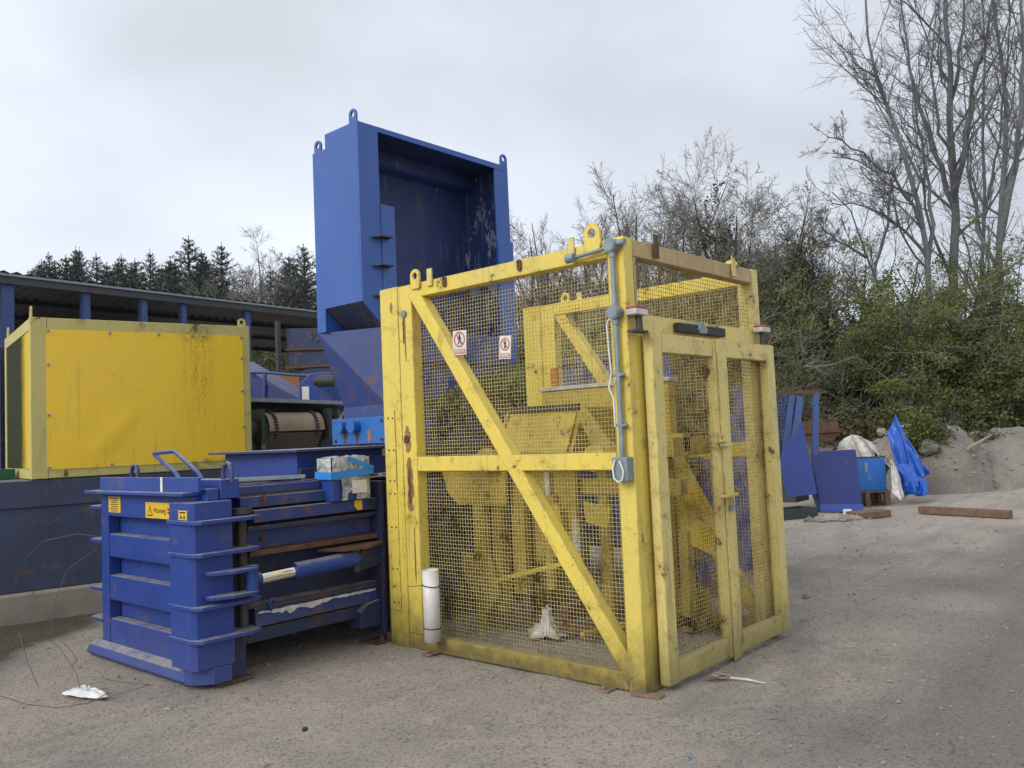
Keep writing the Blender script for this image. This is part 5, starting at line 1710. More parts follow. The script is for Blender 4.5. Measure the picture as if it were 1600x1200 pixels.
rack = thing('scrap_frame', 'blue steel frame with a mesh panel standing behind the pointed offcut', 'frame', (*[float(c) for c in at(1240, 700, 15.4)[:2]], 0))
for (x0, y0, x1, y1, w) in ((1237, 618, 1222, 745, .10), (1275, 614, 1272, 770, .10), (1250, 620, 1240, 700, .12), (1272, 765, 1283, 798, .11)):
    MB().bar(at(x0, y0, 15.3), at(x1, y1, 15.1), .08, w, up=tuple(RV)).build('post', M['blue_shed'], rack, bevel=.004)
MB().bar(at(1196, 616, 15.3), at(1283, 611, 15.3), .06, .06).build('top_rail', M['rust'], rack)
MB().bar(at(1225, 652, 15.4), at(1275, 646, 15.4), .05, .05).build('rail', M['rust'], rack)
MB().bar(at(1196, 702, 15.3), at(1240, 700, 15.3), .05, .30).build('rail', M['blue_dirty'], rack)
tb = []
for k in range(14):
    tb.append((at(1199, 624 + k * 5.4, 15.35), at(1232 - k * .6, 622 + k * 5.4, 15.35)))
for k in range(7):
    tb.append((at(1202 + k * 5, 620, 15.36), at(1200 + k * 4.6, 700, 15.36)))
b = MB()
for a, c in tb:
    b.bar(a, c, .012, .018)
kind(b.build('mesh_panel', M['blue_shed'], rack), 'stuff')
MB().box(tuple(at(1198, 700, 15.8)), tuple(Vector(at(1198, 700, 15.8)) + Vector((.6, -.5, -1.0)))).build('bin_body', M['dark'], rack, bevel=.01)

trough = thing('steel_trough', 'long dark green steel trough on the ground beside the cage door', 'trough', (*gp(1235, 816), 0))
c0, c1 = Vector((*gp(1196, 817), 0)), Vector((*gp(1278, 808), 0))
dd = (c1 - c0).normalized()
ee = Vector((-dd.y, dd.x, 0))
for nm, s0, s1, e0, e1, z0, z1 in (('front_side', 0, 1, -.012, .012, 0, .17), ('back_side', 0, 1, .388, .412, 0, .17), ('base', .01, .99, .013, .387, .01, .03), ('end', .985, 1.0, .013, .387, .03, .168)):
    L_ = (c1 - c0).length
    MB().prism([c0 + dd * L_ * s0 + ee * e0 + Vector((0, 0, z0)), c0 + dd * L_ * s1 + ee * e0 + Vector((0, 0, z0)), c0 + dd * L_ * s1 + ee * e1 + Vector((0, 0, z0)), c0 + dd * L_ * s0 + ee * e1 + Vector((0, 0, z0))], (0, 0, z1 - z0)).build(nm, M['green_dark'], trough, bevel=.004)

skip = thing('rusty_skip', 'rusty open steel skip on blocks behind the pointed blue offcut', 'skip', (*[float(c) for c in at(1285, 690, 16.6)[:2]], 0))
q = Vector(at(1285, 676, 16.6))
fs = lambda a, b, z: (q.x + RV.x * a + FV.x * b, q.y + RV.y * a + FV.y * b, q.z + z)
MB().prism([fs(-.45, 0, -.20), fs(.22, 0, -.16), fs(.34, 0, .02), fs(.32, 0, .20), fs(-.55, 0, .17)], FV * .03).build('front', M['rust'], skip, bevel=.004)
MB().prism([fs(-.45, .7, -.20), fs(.22, .7, -.16), fs(.34, .7, .02), fs(.32, .7, .24), fs(-.55, .7, .21)], FV * .03).build('back', M['rust'], skip, bevel=.004)
MB().prism([fs(.22, .03, -.16), fs(.34, .03, .02), fs(.32, .03, .20), fs(.30, .03, .20), fs(.31, .03, .02), fs(.19, .03, -.16)], FV * .67).build('end', M['rust'], skip)
MB().bar(fs(-.57, -.02, .0), fs(.34, -.02, .02), .03, .04).build('rib', M['rust'], skip)
MB().box(fs(-.4, .1, -.20), fs(.1, .5, -.95)).build('block', M['wood_pale'], skip)

# pallet with a light blue cabinet, a bag on top, loose film, tarpaulin
pal = thing('pallet', 'low wooden pallet carrying the light blue cabinet', 'pallet', (*gp(1370, 789), 0))
pc = Vector((*gp(1366, 790), 0))
pf = lambda a, b, z: (pc.x + RV.x * a + FV.x * b, pc.y + RV.y * a + FV.y * b, z)
for k in range(5):
    MB().prism([pf(-.55, k * .17, .24), pf(.32, k * .17, .24), pf(.32, k * .17 + .12, .24), pf(-.55, k * .17 + .12, .24)], (0, 0, .022)).build('deck_board', M['wood'], pal)
for a in (-.53, -.15, .22):
    for b_ in (0.0, .35, .68):
        MB().prism([pf(a, b_, .03), pf(a + .09, b_, .03), pf(a + .09, b_ + .12, .03), pf(a, b_ + .12, .03)], (0, 0, .18)).build('block', M['wood'], pal)
    MB().prism([pf(a, 0, .212), pf(a + .09, 0, .212), pf(a + .09, .8, .212), pf(a, .8, .212)], (0, 0, .026)).build('stringer', M['wood'], pal)
    MB().prism([pf(a, 0, .003), pf(a + .09, 0, .003), pf(a + .09, .8, .003), pf(a, .8, .003)], (0, 0, .025)).build('runner', M['wood'], pal)

cab = thing('blue_cabinet', 'bright light blue steel cabinet standing on the pallet', 'cabinet', pf(-.1, .3, .263))
MB().prism([pf(-.42, .04, .265), pf(.28, .04, .265), pf(.28, .70, .265), pf(-.42, .70, .265)], (0, 0, .62)).build('body', M['blue_light'], cab, bevel=.008)
MB().prism([pf(-.44, .03, .886), pf(.29, .03, .886), pf(.29, .72, .886), pf(-.44, .72, .886)], (0, 0, .02)).build('lid', M['dark'], cab)
MB().prism([pf(-.11, .03, .62), pf(-.06, .03, .62), pf(-.06, .03, .80), pf(-.11, .03, .80)], FV * .008).build('handle_plate', M['galv'], cab)

rg5 = random.Random(12)
bc = Vector(pf(-.04, .35, .91))


def bagf(u, v):
    a = u * 2 * math.pi
    k = math.cos(v * math.pi / 2) ** .6
    r = .31 * k * (1 + .12 * math.sin(3 * a) + .07 * math.sin(7 * a + 1 + 4 * v) + .05 * math.sin(13 * a - 6 * v))
    s = RV * (r * math.cos(a) * 1.15) + FV * (r * math.sin(a) * .9)
    return (bc.x + s.x - RV.x * .14 * v, bc.y + s.y - RV.y * .14 * v, bc.z + .40 * v ** .8 + rg5.uniform(-.02, .02))


bag = tag(crumple('sack', M['white_dirty'], bagf, 26, 12), 'slumped white sack with brown straps lying on top of the light blue cabinet', 'sack')
for ph in (-1.9, -1.25):
    st = []
    for i in range(9):
        x = Vector(bagf((ph / 2 / math.pi) % 1, i / 9))
        st.append(x + (x - bc - Vector((0, 0, .2))).normalized() * .02)
    b = MB()
    for a, c in zip(st, st[1:]):
        b.bar(a, c, .05, .012)
    b.build('strap', M['cloth'], bag)
cl = []
for i in range(15):
    for j in range(6):
        a, z = -.05 + .50 * i / 14, 0
        q = Vector(pf(.02 + .46 * i / 14, .02 + .1 * j, 1.20 - .52 * (i / 14) ** 1.1 - .06 * abs(j - 2.5) + rg5.uniform(-.02, .02)))
        cl.append(q)
bcl = MB().add(cl, [(i * 6 + j, i * 6 + 6 + j, i * 6 + 7 + j, i * 6 + j + 1) for i in range(14) for j in range(5)], True).build('sacking', M['cloth'])
bcl.modifiers.new('thickness', 'SOLIDIFY').thickness = .006
tag(bcl, 'pale brown sacking draped from the white sack down beside the blue tarpaulin', 'cloth')


def cloth_strip(name, label, cat, top, bottom, mat, nu, nv, fold, nf, seed, bulge=0.0):
    """hanging cloth between two edge curves, folded along its length"""
    rr = np.random.RandomState(seed)
    ph = rr.rand(4) * 6
    V = []
    for i in range(nu):
        u = i / (nu - 1)
        for j in range(nv):
            v = j / (nv - 1)
            a = Vector(top(u)) * (1 - v) + Vector(bottom(u)) * v
            d = fold * (math.sin(u * nf * 6.28 + ph[0] + 2.2 * v) + .5 * math.sin(u * nf * 2.3 * 6.28 + ph[1] - 3 * v) + .35 * math.sin(v * 11 + ph[2] + 4 * u)) * (.25 + .75 * v)
            d += fold * 1.1 * float(vnoise(np.array([u * 9.0 + seed]), np.array([v * 6.0]), 1.0, seed)[0]) + fold * .6 * float(vnoise(np.array([u * 22.0]), np.array([v * 15.0]), 1.0, seed + 1)[0])
            a = a - FV * (d + bulge * math.sin(v * math.pi)) + Vector((0, 0, fold * .5 * math.sin(u * nf * 4 + v * 7 + ph[3])))
            V.append(a)
    o = MB().add(V, [(i * nv + j, (i + 1) * nv + j, (i + 1) * nv + j + 1, i * nv + j + 1) for i in range(nu - 1) for j in range(nv - 1)], True).build(name, mat)
    o.modifiers.new('thickness', 'SOLIDIFY').thickness = .004
    return tag(o, label, cat)


def curve(pts):
    P_ = [Vector(at(*p)) for p in pts]

    def f_(t):
        x = t * (len(P_) - 1)
        i = min(int(x), len(P_) - 2)
        return P_[i].lerp(P_[i + 1], x - i)
    return f_


cloth_strip('tarpaulin', 'crumpled bright blue tarpaulin hanging from the earth heap to the ground', 'tarpaulin',
            curve([(1385, 676, 16.9), (1393, 660, 17.0), (1400, 648, 17.1), (1404, 664, 17.0), (1416, 684, 16.9)]),
            curve([(1412, 772, 16.3), (1420, 765, 16.2), (1436, 752, 16.3), (1446, 742, 16.4), (1452, 740, 16.5)]), M['tarp'], 44, 40, .055, 2.2, 3, .05)
cloth_strip('tarpaulin_fold', 'lower heap of blue tarpaulin bunched up on the ground', 'tarpaulin',
            curve([(1396, 722, 16.3), (1410, 724, 16.3), (1425, 730, 16.3), (1436, 742, 16.2), (1446, 760, 16.2)]),
            curve([(1412, 775, 15.9), (1420, 775, 15.8), (1432, 773, 15.8), (1442, 772, 15.8), (1447, 770, 15.8)]), M['tarp'], 36, 20, .07, 2.5, 7, .16)
cloth_strip('plastic_film', 'torn white plastic film hanging beside the light blue cabinet', 'film',
            curve([(1391, 718, 15.7), (1396, 722, 15.7), (1403, 735, 15.75)]),
            curve([(1394, 770, 15.5), (1406, 783, 15.4), (1413, 776, 15.5)]), M['white_dirty'], 16, 20, .03, 1.5, 5)

q0, q1 = Vector((*gp(1438, 802), .062)), Vector((*gp(1580, 810), .062))
tag(MB().bar(q0, q1, .12, .12).build('timber_beam', M['wood'], bevel=.006), 'long brown timber beam lying on the open gravel at the right', 'beam')
q0, q1 = Vector((*gp(1333, 811), .055)), Vector((*gp(1381, 806), .055))
tag(MB().bar(q0, q1, .32, .11).build('wood_block', M['wood'], bevel=.01), 'short thick wooden block lying in front of the navy sheet', 'block')
q0, q1 = Vector((*gp(1318, 804), .045)), Vector((*gp(1331, 804), .045))
tag(MB().bar(q0, q1, .1, .09).build('white_block', M['white'], bevel=.006), 'small white block on the ground at the foot of the navy sheet', 'block')
tag(MB().tube([rest(1437, 665, 19.2, -.05), rest(1455, 670, 19.0, -.06), rest(1476, 678, 18.8, -.05)], [.09, .10, .08], 10).build('log', M['wood_pale']), 'grey log lying across the top of the earth heap', 'log')
tag(MB().tube([rest(1400, 652, 19, -.04), rest(1411, 650, 19, -.05), rest(1423, 651, 19, -.04)], .045, 8).build('pale_pole', M['wood_pale']), 'pale pole lying on the crest of the earth heap above the tarpaulin', 'pole')
tag(MB().tube([rest(1513, 708, 20, -.03), rest(1532, 696, 20, -.06), rest(1551, 683, 20.2, -.05)], [.035, .04, .02], 7).build('dead_branch', M['wood_pale']), 'bare dead branch lying on the slope of the earth heap', 'branch')


def round_lump(px, py, dep, r, label, mat, seed, name='round_lump', sq=.8):
    rr = np.random.RandomState(seed)
    p = Vector(rest(px, py, dep, r * .2)) if dep > 15 else Vector(at(px, py, dep))
    b = MB()
    n_, m_ = 9, 6
    V, F = [], []
    off = rr.rand(n_, m_ + 1) * .5 + .75
    for j in range(m_ + 1):
        for i in range(n_):
            a, t_ = 2 * math.pi * i / n_, math.pi * j / m_
            k = r * (off[i, j] if 0 < j < m_ else .8)
            V.append((p.x + k * math.cos(a) * math.sin(t_), p.y + k * math.sin(a) * math.sin(t_), p.z + k * sq * math.cos(t_)))
    F = [(j * n_ + i, (j + 1) * n_ + i, (j + 1) * n_ + (i + 1) % n_, j * n_ + (i + 1) % n_) for j in range(m_) for i in range(n_)]
    return tag(b.add(V, F).build(name, mat), label, 'rock')


round_lump(1452, 706, 17.6, .22, 'rounded soil-coloured lump half sunk in the earth heap behind the tarpaulin', M['soil'], 3)  # soil-coloured lump over a dark grey patch of the heap
round_lump(1366, 661, 18.6, .13, 'pale stone perched on the earth bank above the white sack', M['white_dirty'], 4, 'stone')
round_lump(1375, 664, 18.6, .10, 'smaller pale stone beside the one above the white sack', M['white_dirty'], 5, 'stone')
round_lump(1378, 674, 18.3, .11, 'rounded pale brown stone just left of the tarpaulin top', M['wood_pale'], 6, 'stone')
round_lump(1490, 664, 19.8, .11, 'light stone on the crest of the earth heap right of the log', M['white_dirty'], 8, 'stone')

# a loose pale stick, leaves and film on the gravel in front
q0, q1 = Vector((*gp(1141, 1062), .012)), Vector((*gp(1196, 1071), .012))
tag(MB().tube([q0, q0.lerp(q1, .5) + Vector((0, 0, .006)), q1], [.007, .009, .005], 6).build('pale_stick', M['white_dirty']), 'thin pale stick lying on the gravel in front of the cage doors', 'stick')
rg6 = random.Random(4)
lc = Vector((*gp(1118, 1062), 0))
b = MB()
for k in range(7):
    a = rg6.uniform(0, 6.28)
    o_ = lc + RV * rg6.uniform(-.055, .055) + FV * rg6.uniform(-.045, .045)
    w, h = rg6.uniform(.03, .06), rg6.uniform(.018, .03)
    U_, W_2 = Vector((math.cos(a), math.sin(a), rg6.uniform(0, .3))), Vector((-math.sin(a), math.cos(a), rg6.uniform(-.1, .35)))
    z = Vector((0, 0, .012 + .004 * k))
    b.prism([o_ + U_ * w + z, o_ + U_ * w * .3 + W_2 * h + z, o_ - U_ * w * .8 + W_2 * h * .4 + z, o_ - U_ * w + z, o_ - W_2 * h + z], (0, 0, .002))
tag(b.build('leaf_litter', M['wood_pale']), 'small clump of dead brown leaves on the gravel beside the pale stick', 'leaves')
fc = [gp(96, 1088), gp(125, 1078), gp(140, 1077), gp(160, 1087), gp(172, 1094), gp(150, 1096), gp(120, 1094)]


def filmf(u, v):
    c_ = np.mean(fc, axis=0)
    x = u * (len(fc) - .001)
    i = int(x) % len(fc)
    e = np.array(fc[i]) * (1 - x % 1) + np.array(fc[(i + 1) % len(fc)]) * (x % 1)
    q_ = c_ * v + e * (1 - v)
    return (q_[0], q_[1], .012 + .05 * v * (1 - v) * 2 + .012 * rg6.random() + .02 * math.sin(u * 25) ** 2 * v)


tag(crumple('film_scrap', M['white'], filmf, 30, 7), 'crumpled white plastic film lying on the pale ground at the lower left', 'film')
round_lump(477, 1139, 4.45, .016, 'small black lump of stone on the gravel in front of the press', M['black'], 9, 'stone')
round_lump(1076, 1182, 3.85, .020, 'small dark grey stone on the gravel in front of the cage', M['galv'], 10, 'stone')

# dry bramble stems arching over the pale pad
for k, (pts, lab) in enumerate((
        ([(0, 1087, 4.9), (40, 1100, 4.85), (90, 1106, 4.85), (140, 1098, 4.9), (170, 1082, 5.1)], 'long dry bramble stem curving along the ground at the lower left corner'),
        ([(52, 928, 6.9), (40, 890, 6.6), (42, 870, 6.5), (70, 845, 6.4), (120, 834, 6.4), (150, 838, 6.4)], 'thin dry stem arching up in front of the blue container'),
        ([(60, 1073, 5.3), (45, 1040, 5.5), (36, 1010, 5.7), (30, 985, 5.9)], 'straight dry stem rising from the pale ground at the far left'),
        ([(125, 1076, 5.2), (118, 1050, 5.4), (95, 1015, 5.6), (80, 1000, 5.8), (85, 940, 6.1), (105, 890, 6.2), (150, 858, 6.3)], 'tall dry bramble stem leaning right in front of the container'),
        ([(112, 1042, 5.5), (120, 1030, 5.5), (112, 1018, 5.6), (96, 1001, 5.7)], 'short hooked dry stem beside the tall leaning one'),
        ([(160, 1060, 5.3), (190, 1066, 5.2), (235, 1070, 5.0), (180, 1086, 5.0)], 'thin looped dry stem on the ground before the press door'))):
    P_ = []
    for p in pts:
        v_ = Vector(at(*p))
        v_.z = max(v_.z, .008)
        P_.append(v_)
    tag(MB().tube(P_, .0026, 5).build('dry_stem', M['twig_red']), lab, 'stem', 'dry stems at the lower left')

# ------------------------------------------------------------------ trees and hedge
def tree_thing(name, label, px, dep, group, cat='tree'):
    x, y = col_at(px, dep)
    return thing(name, label, cat, (x, y, 0), 0, group), np.array([x, y, 0.0])


R3, F3 = np.array(RV), np.array(FV)


def lim(px, py, dep):
    return np.array(at(px, py, dep))


def bare_tree(name, label, px, dep, limbs, r_base, seed, dense=1.0, group='tall bare trees at the right', kmin=0.005, leaf=None, nleaf=0, twig='twig_tall', bark='bark', reach=1.0):
    """limbs: list of picture polylines [(px, py, ddep)...] with start radius; they are the boughs one can see"""
    rs = np.random.RandomState(seed)
    t, o = tree_thing(name, label, px, dep, group)
    P0, R0, L0 = [], [], []
    n = 12
    for pts, r in limbs:
        q = np.array([lim(a, b, dep + c) for a, b, c in pts])
        if pts[0][1] > 560:
            q[0, 2] = -0.2
        d = np.concatenate([[0], np.cumsum(np.linalg.norm(np.diff(q, axis=0), axis=1))])
        s = np.linspace(0, d[-1], n)
        p = np.stack([np.interp(s, d, q[:, k]) for k in range(3)], 1)
        p[1:-1] += rs.randn(n - 2, 3) * .05
        if P0:                                     # a bough leaves the trunk: slide it onto the nearest trunk point
            tr = np.concatenate([P0[0][k] + (P0[0][k + 1] - P0[0][k]) * np.linspace(0, 1, 12)[:, None] for k in range(n - 1)])
            e = tr[np.argmin(np.linalg.norm(tr - p[0], axis=1))] - p[0]
            p += e * np.linspace(1, 0, n)[:, None] ** 2
        P0.append(p)
        R0.append(np.linspace(r * .62, max(r * .14, .016), n))
        L0.append(d[-1])
    P0, R0, L0 = np.array(P0), np.array(R0), np.array(L0)
    V, F = tubes(P0 - o, R0, 8)
    np_mesh('trunk', V, F, M[bark], t, smooth=True)
    c = lambda k: max(1, int(round(k * dense)))
    P1, R1, L1 = spawn(rs, P0, R0, L0, c(15), (28, 62), .15, (.18 * reach, .38 * reach), .42, 8, .12, .09, .011)
    P2, R2, L2 = spawn(rs, P1, R1, L1, c(8), (25, 60), .15, (.3, .55), .55, 6, .15, .08, kmin * 1.3)
    P3, R3_, L3 = spawn(rs, P2, R2, L2, c(6), (20, 60), .1, (.3, .65), .6, 3, .16, .07, kmin)
    parts = [tubes(P1 - o, R1, 5), tubes(P2[:, ::2] - o, R2[:, ::2], 3), tubes(P3[:, ::2] - o, R3_[:, ::2], 3)]
    V, F = merge(parts)
    cr = np_mesh('crown', V, F, M[twig], t, smooth=True)
    if leaf:
        C = along(rs, P3, nleaf, .03) - o
        V, F = leaves(rs, C, .09, .5)
        np_mesh('leaves', V, F, M[leaf], cr)
    return t


bare_tree('bare_tree', 'tall bare tree with a thick upright trunk rising from the hedge near the right edge', 1493, 29,
          [([(1493, 640, 0), (1490, 420, 0), (1492, 300, 0), (1483, 180, .2), (1478, 60, .3), (1480, -120, .4)], .34),
           ([(1493, 300, 0), (1512, 220, -.4), (1520, 130, -.6), (1545, 40, -.8), (1560, -60, -1)], .17),
           ([(1490, 330, 0), (1470, 260, .5), (1440, 170, .9), (1420, 90, 1.2), (1405, -20, 1.5)], .16),
           ([(1483, 190, .2), (1500, 90, .6), (1508, -30, .8), (1512, -130, 1)], .12),
           ([(1491, 270, 0), (1470, 200, -.8), (1455, 110, -1.2), (1462, 0, -1.5)], .11)], .34, 101)
bare_tree('bare_tree', 'bare tree leaning left with long arching boughs left of the thick trunk', 1460, 27.5,
          [([(1475, 640, 0), (1452, 420, 0), (1430, 320, 0), (1410, 230, 0), (1382, 160, 0), (1360, 90, .2), (1352, -10, .3)], .22),
           ([(1440, 360, 0), (1410, 290, -.5), (1375, 262, -.8), (1335, 232, -1), (1292, 214, -1.2)], .11),
           ([(1428, 310, 0), (1380, 285, .4), (1345, 250, .7), (1300, 245, .9)], .08),
           ([(1450, 400, 0), (1400, 345, -.4), (1350, 320, -.7), (1300, 318, -.9)], .10),
           ([(1395, 190, 0), (1370, 120, -.3), (1340, 100, -.5), (1312, 68, -.6)], .07),
           ([(1466, 420, 0), (1464, 300, .6), (1440, 210, .8), (1425, 120, 1), (1410, 60, 1.1)], .12)], .22, 102)
bare_tree('bare_tree', 'bare tree with twin trunks at the right edge of the yard', 1560, 28,
          [([(1545, 640, 0), (1562, 420, 0), (1570, 300, 0), (1578, 180, 0), (1560, 80, .2), (1545, -40, .3)], .26),
           ([(1568, 380, 0), (1590, 270, -.5), (1600, 160, -.8), (1592, 40, -1), (1605, -80, -1.1)], .20),
           ([(1540, 420, 0), (1520, 360, .4), (1512, 270, .6), (1520, 180, .8)], .11),
           ([(1570, 300, 0), (1600, 230, .4), (1640, 130, .6), (1650, 0, .8)], .12)], .26, 103)
bare_tree('bare_tree', 'slender bare tree further back between the thick trunk and the twin trunks', 1530, 34,
          [([(1530, 640, 0), (1535, 420, 0), (1540, 300, 0), (1530, 180, 0), (1540, 60, 0), (1535, -60, 0)], .18),
           ([(1537, 380, 0), (1515, 280, .4), (1510, 160, .6), (1500, 60, .8)], .10),
           ([(1538, 340, 0), (1560, 240, -.4), (1570, 120, -.6), (1590, 20, -.8)], .10)], .18, 104)
bare_tree('bare_tree', 'low spreading bare tree filling the gap left of the leaning tree', 1365, 30,
          [([(1380, 640, 0), (1372, 440, 0), (1350, 380, 0), (1330, 330, 0), (1300, 300, 0)], .13),
           ([(1372, 430, 0), (1390, 350, .4), (1395, 280, .6), (1410, 210, .8)], .10),
           ([(1360, 400, 0), (1330, 380, -.4), (1300, 370, -.6), (1270, 340, -.8)], .09)], .13, 105, reach=1.3)


def twiggy(name, label, px, dep, top, spread, stems, seed, leaf=None, nleaf=2, dense=1.0, group=None, lsize=.10, twig='twig', ivy=0, bark='bark_dark'):
    """many stemmed shrubby tree: picture top row, spread in pixels"""
    rs = np.random.RandomState(seed)
    t, o = tree_thing(name, label, px, dep, group)
    H = lim(px, top, dep)[2] * .86
    sp = spread / FPX * dep
    a = rs.rand(stems) * 2 * np.pi
    S = np.stack([np.cos(a) * sp * .18, np.sin(a) * sp * .18, np.full(stems, -.2)], 1) * (rs.rand(stems, 1) * .9 + .1)
    S[:, 2] = -.2
    D = np.stack([np.cos(a) * sp * .5 / H, np.sin(a) * sp * .5 / H, np.ones(stems)], 1) * 1.0
    D[:, :2] *= rs.rand(stems, 1) * 1.2
    Ls = H * (.72 + .34 * rs.rand(stems))
    r = .022 * H * (.35 + .4 * rs.rand(stems)) * (1 if stems > 3 else 1.5)
    P0, R0 = polys(rs, S, D, Ls, r, r * .15, 10, .07, .03)
    c = lambda k: max(1, int(round(k * dense)))
    P1, R1, L1 = spawn(rs, P0, R0, Ls, c(18), (25, 65), .12, (.20, .42), .5, 7, .14, .06, .010)
    P2, R2, L2 = spawn(rs, P1, R1, L1, c(9), (25, 60), .12, (.3, .55), .6, 5, .16, .05, .0075)
    P3, R3_, L3 = spawn(rs, P2, R2, L2, c(6), (20, 55), .1, (.35, .75), .7, 3, .16, .04, .0055)
    top_z = np.percentile(P3[..., 2], 99.7)
    for A_ in (P0, P1, P2, P3):
        A_[..., 2] = np.where(A_[..., 2] > 0, A_[..., 2] * (lim(px, top, dep)[2] / top_z), A_[..., 2])
    V, F = tubes(P0, R0, 6)
    np_mesh('trunk', V, F, M[bark], t, smooth=True)
    V, F = merge([tubes(P1[:, ::2], R1[:, ::2], 3), tubes(P2[:, ::2], R2[:, ::2], 3), tubes(P3[:, ::2], R3_[:, ::2], 3)])
    cr = np_mesh('crown', V, F, M[twig], t, smooth=True)
    if leaf:
        V, F = leaves(rs, along(rs, P3, nleaf, .05), lsize, .55)
        np_mesh('leaves', V, F, M[leaf], cr)
    if ivy:
        C = np.concatenate([along(rs, P0[:, :5], ivy, .26), along(rs, P1[:, :4], max(ivy // 16, 1), .16)])
        V, F = leaves(rs, C, .085, .8)
        np_mesh('ivy', V, F, M['ivy'], cr)
    return t


G2 = 'bare twiggy trees behind the cage'
twiggy('twiggy_tree', 'fine bare tree behind the thin one, nearest the blue hopper top', 850, 37, 330, 130, 7, 221, None, 0, .8, G2)
twiggy('twiggy_tree', 'dense bare thicket between the cage lugs and the pointed bare tree', 970, 35, 325, 170, 8, 222, None, 0, .8, G2)
twiggy('twiggy_tree', 'dense budding thicket above the right end of the cage', 1180, 34, 300, 190, 9, 223, 'catkin', 1, .8, G2, .05)
twiggy('twiggy_tree', 'rounded bare twiggy tree with a pointed top above the cage', 1010, 33, 240, 150, 8, 201, dense=1.1, group=G2)
twiggy('twiggy_tree', 'bushy budding tree with pale catkins right of the pointed bare one', 1150, 31, 258, 190, 13, 202, 'catkin', 2, 1.0, G2, .05)
twiggy('twiggy_tree', 'budding tree half covered in dark ivy above the cage corner', 1215, 29, 275, 130, 9, 203, 'catkin', 2, .9, G2, .05, ivy=1500)
twiggy('twiggy_tree', 'thin bare tree between the blue hopper and the pointed bare tree', 880, 35, 312, 110, 5, 204, None, 0, .9, G2)
twiggy('twiggy_tree', 'pale bare shrub just right of the blue hopper', 822, 33, 352, 110, 7, 205, 'catkin', 2, .9, G2, .05, twig='twig_red')
twiggy('twiggy_tree', 'bare bushy tree behind the gap between the pointed tree and the thin one', 940, 36, 330, 150, 7, 206, None, 0, 1.0, G2)
twiggy('twiggy_tree', 'loose budding tree between the ivy clad tree and the green hedge', 1285, 32, 300, 130, 6, 207, 'catkin', 2, .9, G2, .05)
twiggy('twiggy_tree', 'low bare tree in the middle of the row above the cage top', 1085, 35, 300, 140, 7, 208, None, 0, 1.0, G2)


def hedge(name, label, px, dep, top, spread, stems, seed, leaf='hedge', nleaf=7, lsize=.085, group='green hedge bushes at the right', dense=1.0, low=.1):
    """leafing thorn bush: arching stems whose twigs carry small leaves in layered sprays"""
    rs = np.random.RandomState(seed)
    t, o = tree_thing(name, label, px, dep, group, 'bush')
    H = lim(px, top, dep)[2] * 1.03
    sp = spread / FPX * dep
    a = rs.rand(stems) * 2 * np.pi
    S = np.stack([np.cos(a) * sp * .25, np.sin(a) * sp * .2, np.full(stems, -.2)], 1)
    D = np.stack([np.cos(a) * sp * .55 / H, np.sin(a) * sp * .45 / H, np.ones(stems)], 1)
    Ls = H * (.75 + .35 * rs.rand(stems))
    r = .05 + .06 * rs.rand(stems)
    P0, R0 = polys(rs, S, D, Ls, r, r * .2, 10, .10, .0)
    c = lambda k: max(1, int(round(k * dense)))
    P1, R1, L1 = spawn(rs, P0, R0, Ls, c(16), (45, 95), low, (.25, .50), .5, 7, .15, -.02, .010)
    P2, R2, L2 = spawn(rs, P1, R1, L1, c(7), (30, 75), .12, (.3, .55), .6, 5, .16, -.02, .0075)
    P3, R3_, L3 = spawn(rs, P2, R2, L2, c(2), (25, 65), .1, (.4, .75), .7, 3, .16, -.01, .0055)
    top_z = np.percentile(P3[..., 2], 99.7)
    for A_ in (P0, P1, P2, P3):
        A_[..., 2] = np.where(A_[..., 2] > 0, A_[..., 2] * ((lim(px, top, dep)[2] * 1.02) / top_z), A_[..., 2])
    V, F = tubes(P0, R0, 6)
    np_mesh('trunk', V, F, M['bark_dark'], t, smooth=True)
    V, F = merge([tubes(P1[:, ::2], R1[:, ::2], 3), tubes(P2[:, ::2], R2[:, ::2], 3), tubes(P3, R3_, 3)])
    cr = np_mesh('crown', V, F, M['twig'], t, smooth=True)
    C = along(rs, P3, int(nleaf * 2.7), .12)
    # uneven leafing: some sprays still bare
    k = vnoise(C[:, 0] + C[:, 2] * .6, C[:, 1] + C[:, 2] * .9, .9, seed) + .35 * vnoise(C[:, 0], C[:, 2] * 2, .4, seed + 1)
    C = C[k > -.16]
    V, F = leaves(rs, C, lsize * 1.0, .62, 0, .35)
    np_mesh('leaves', V, F, M[leaf], cr)
    return t


hedge('hawthorn_bush', 'broad yellow green hawthorn bush left of the tall bare trunks', 1345, 27, 388, 190, 9, 301, nleaf=9, lsize=.075)
hedge('hawthorn_bush', 'yellow green hawthorn bush under the thick bare trunk', 1450, 28, 392, 180, 9, 302, nleaf=9, lsize=.075)
hedge('hawthorn_bush', 'green hawthorn bush at the right edge of the yard', 1560, 27, 385, 190, 9, 303, nleaf=9, lsize=.075)
hedge('hawthorn_bush', 'small fresh green bush in front of the dark hedge above the earth heap', 1478, 24.5, 580, 100, 6, 304, nleaf=8)
hedge('hawthorn_bush', 'low dull green bush behind the scrap frame', 1255, 24.5, 500, 150, 7, 305, 'hedge_dark', 3, .07, dense=1.0)
hedge('dark_bush', 'dark evergreen bush at the right edge behind the earth heap', 1590, 25.5, 520, 170, 8, 306, 'hedge_dark', 9, .11)
hedge('dark_bush', 'dark bush in the shade behind the tarpaulin', 1420, 30, 480, 200, 8, 307, 'hedge_dark', 8, .12)
hedge('dark_bush', 'dark bush behind the small fresh green one', 1520, 30.5, 480, 200, 8, 308, 'hedge_dark', 8, .12)
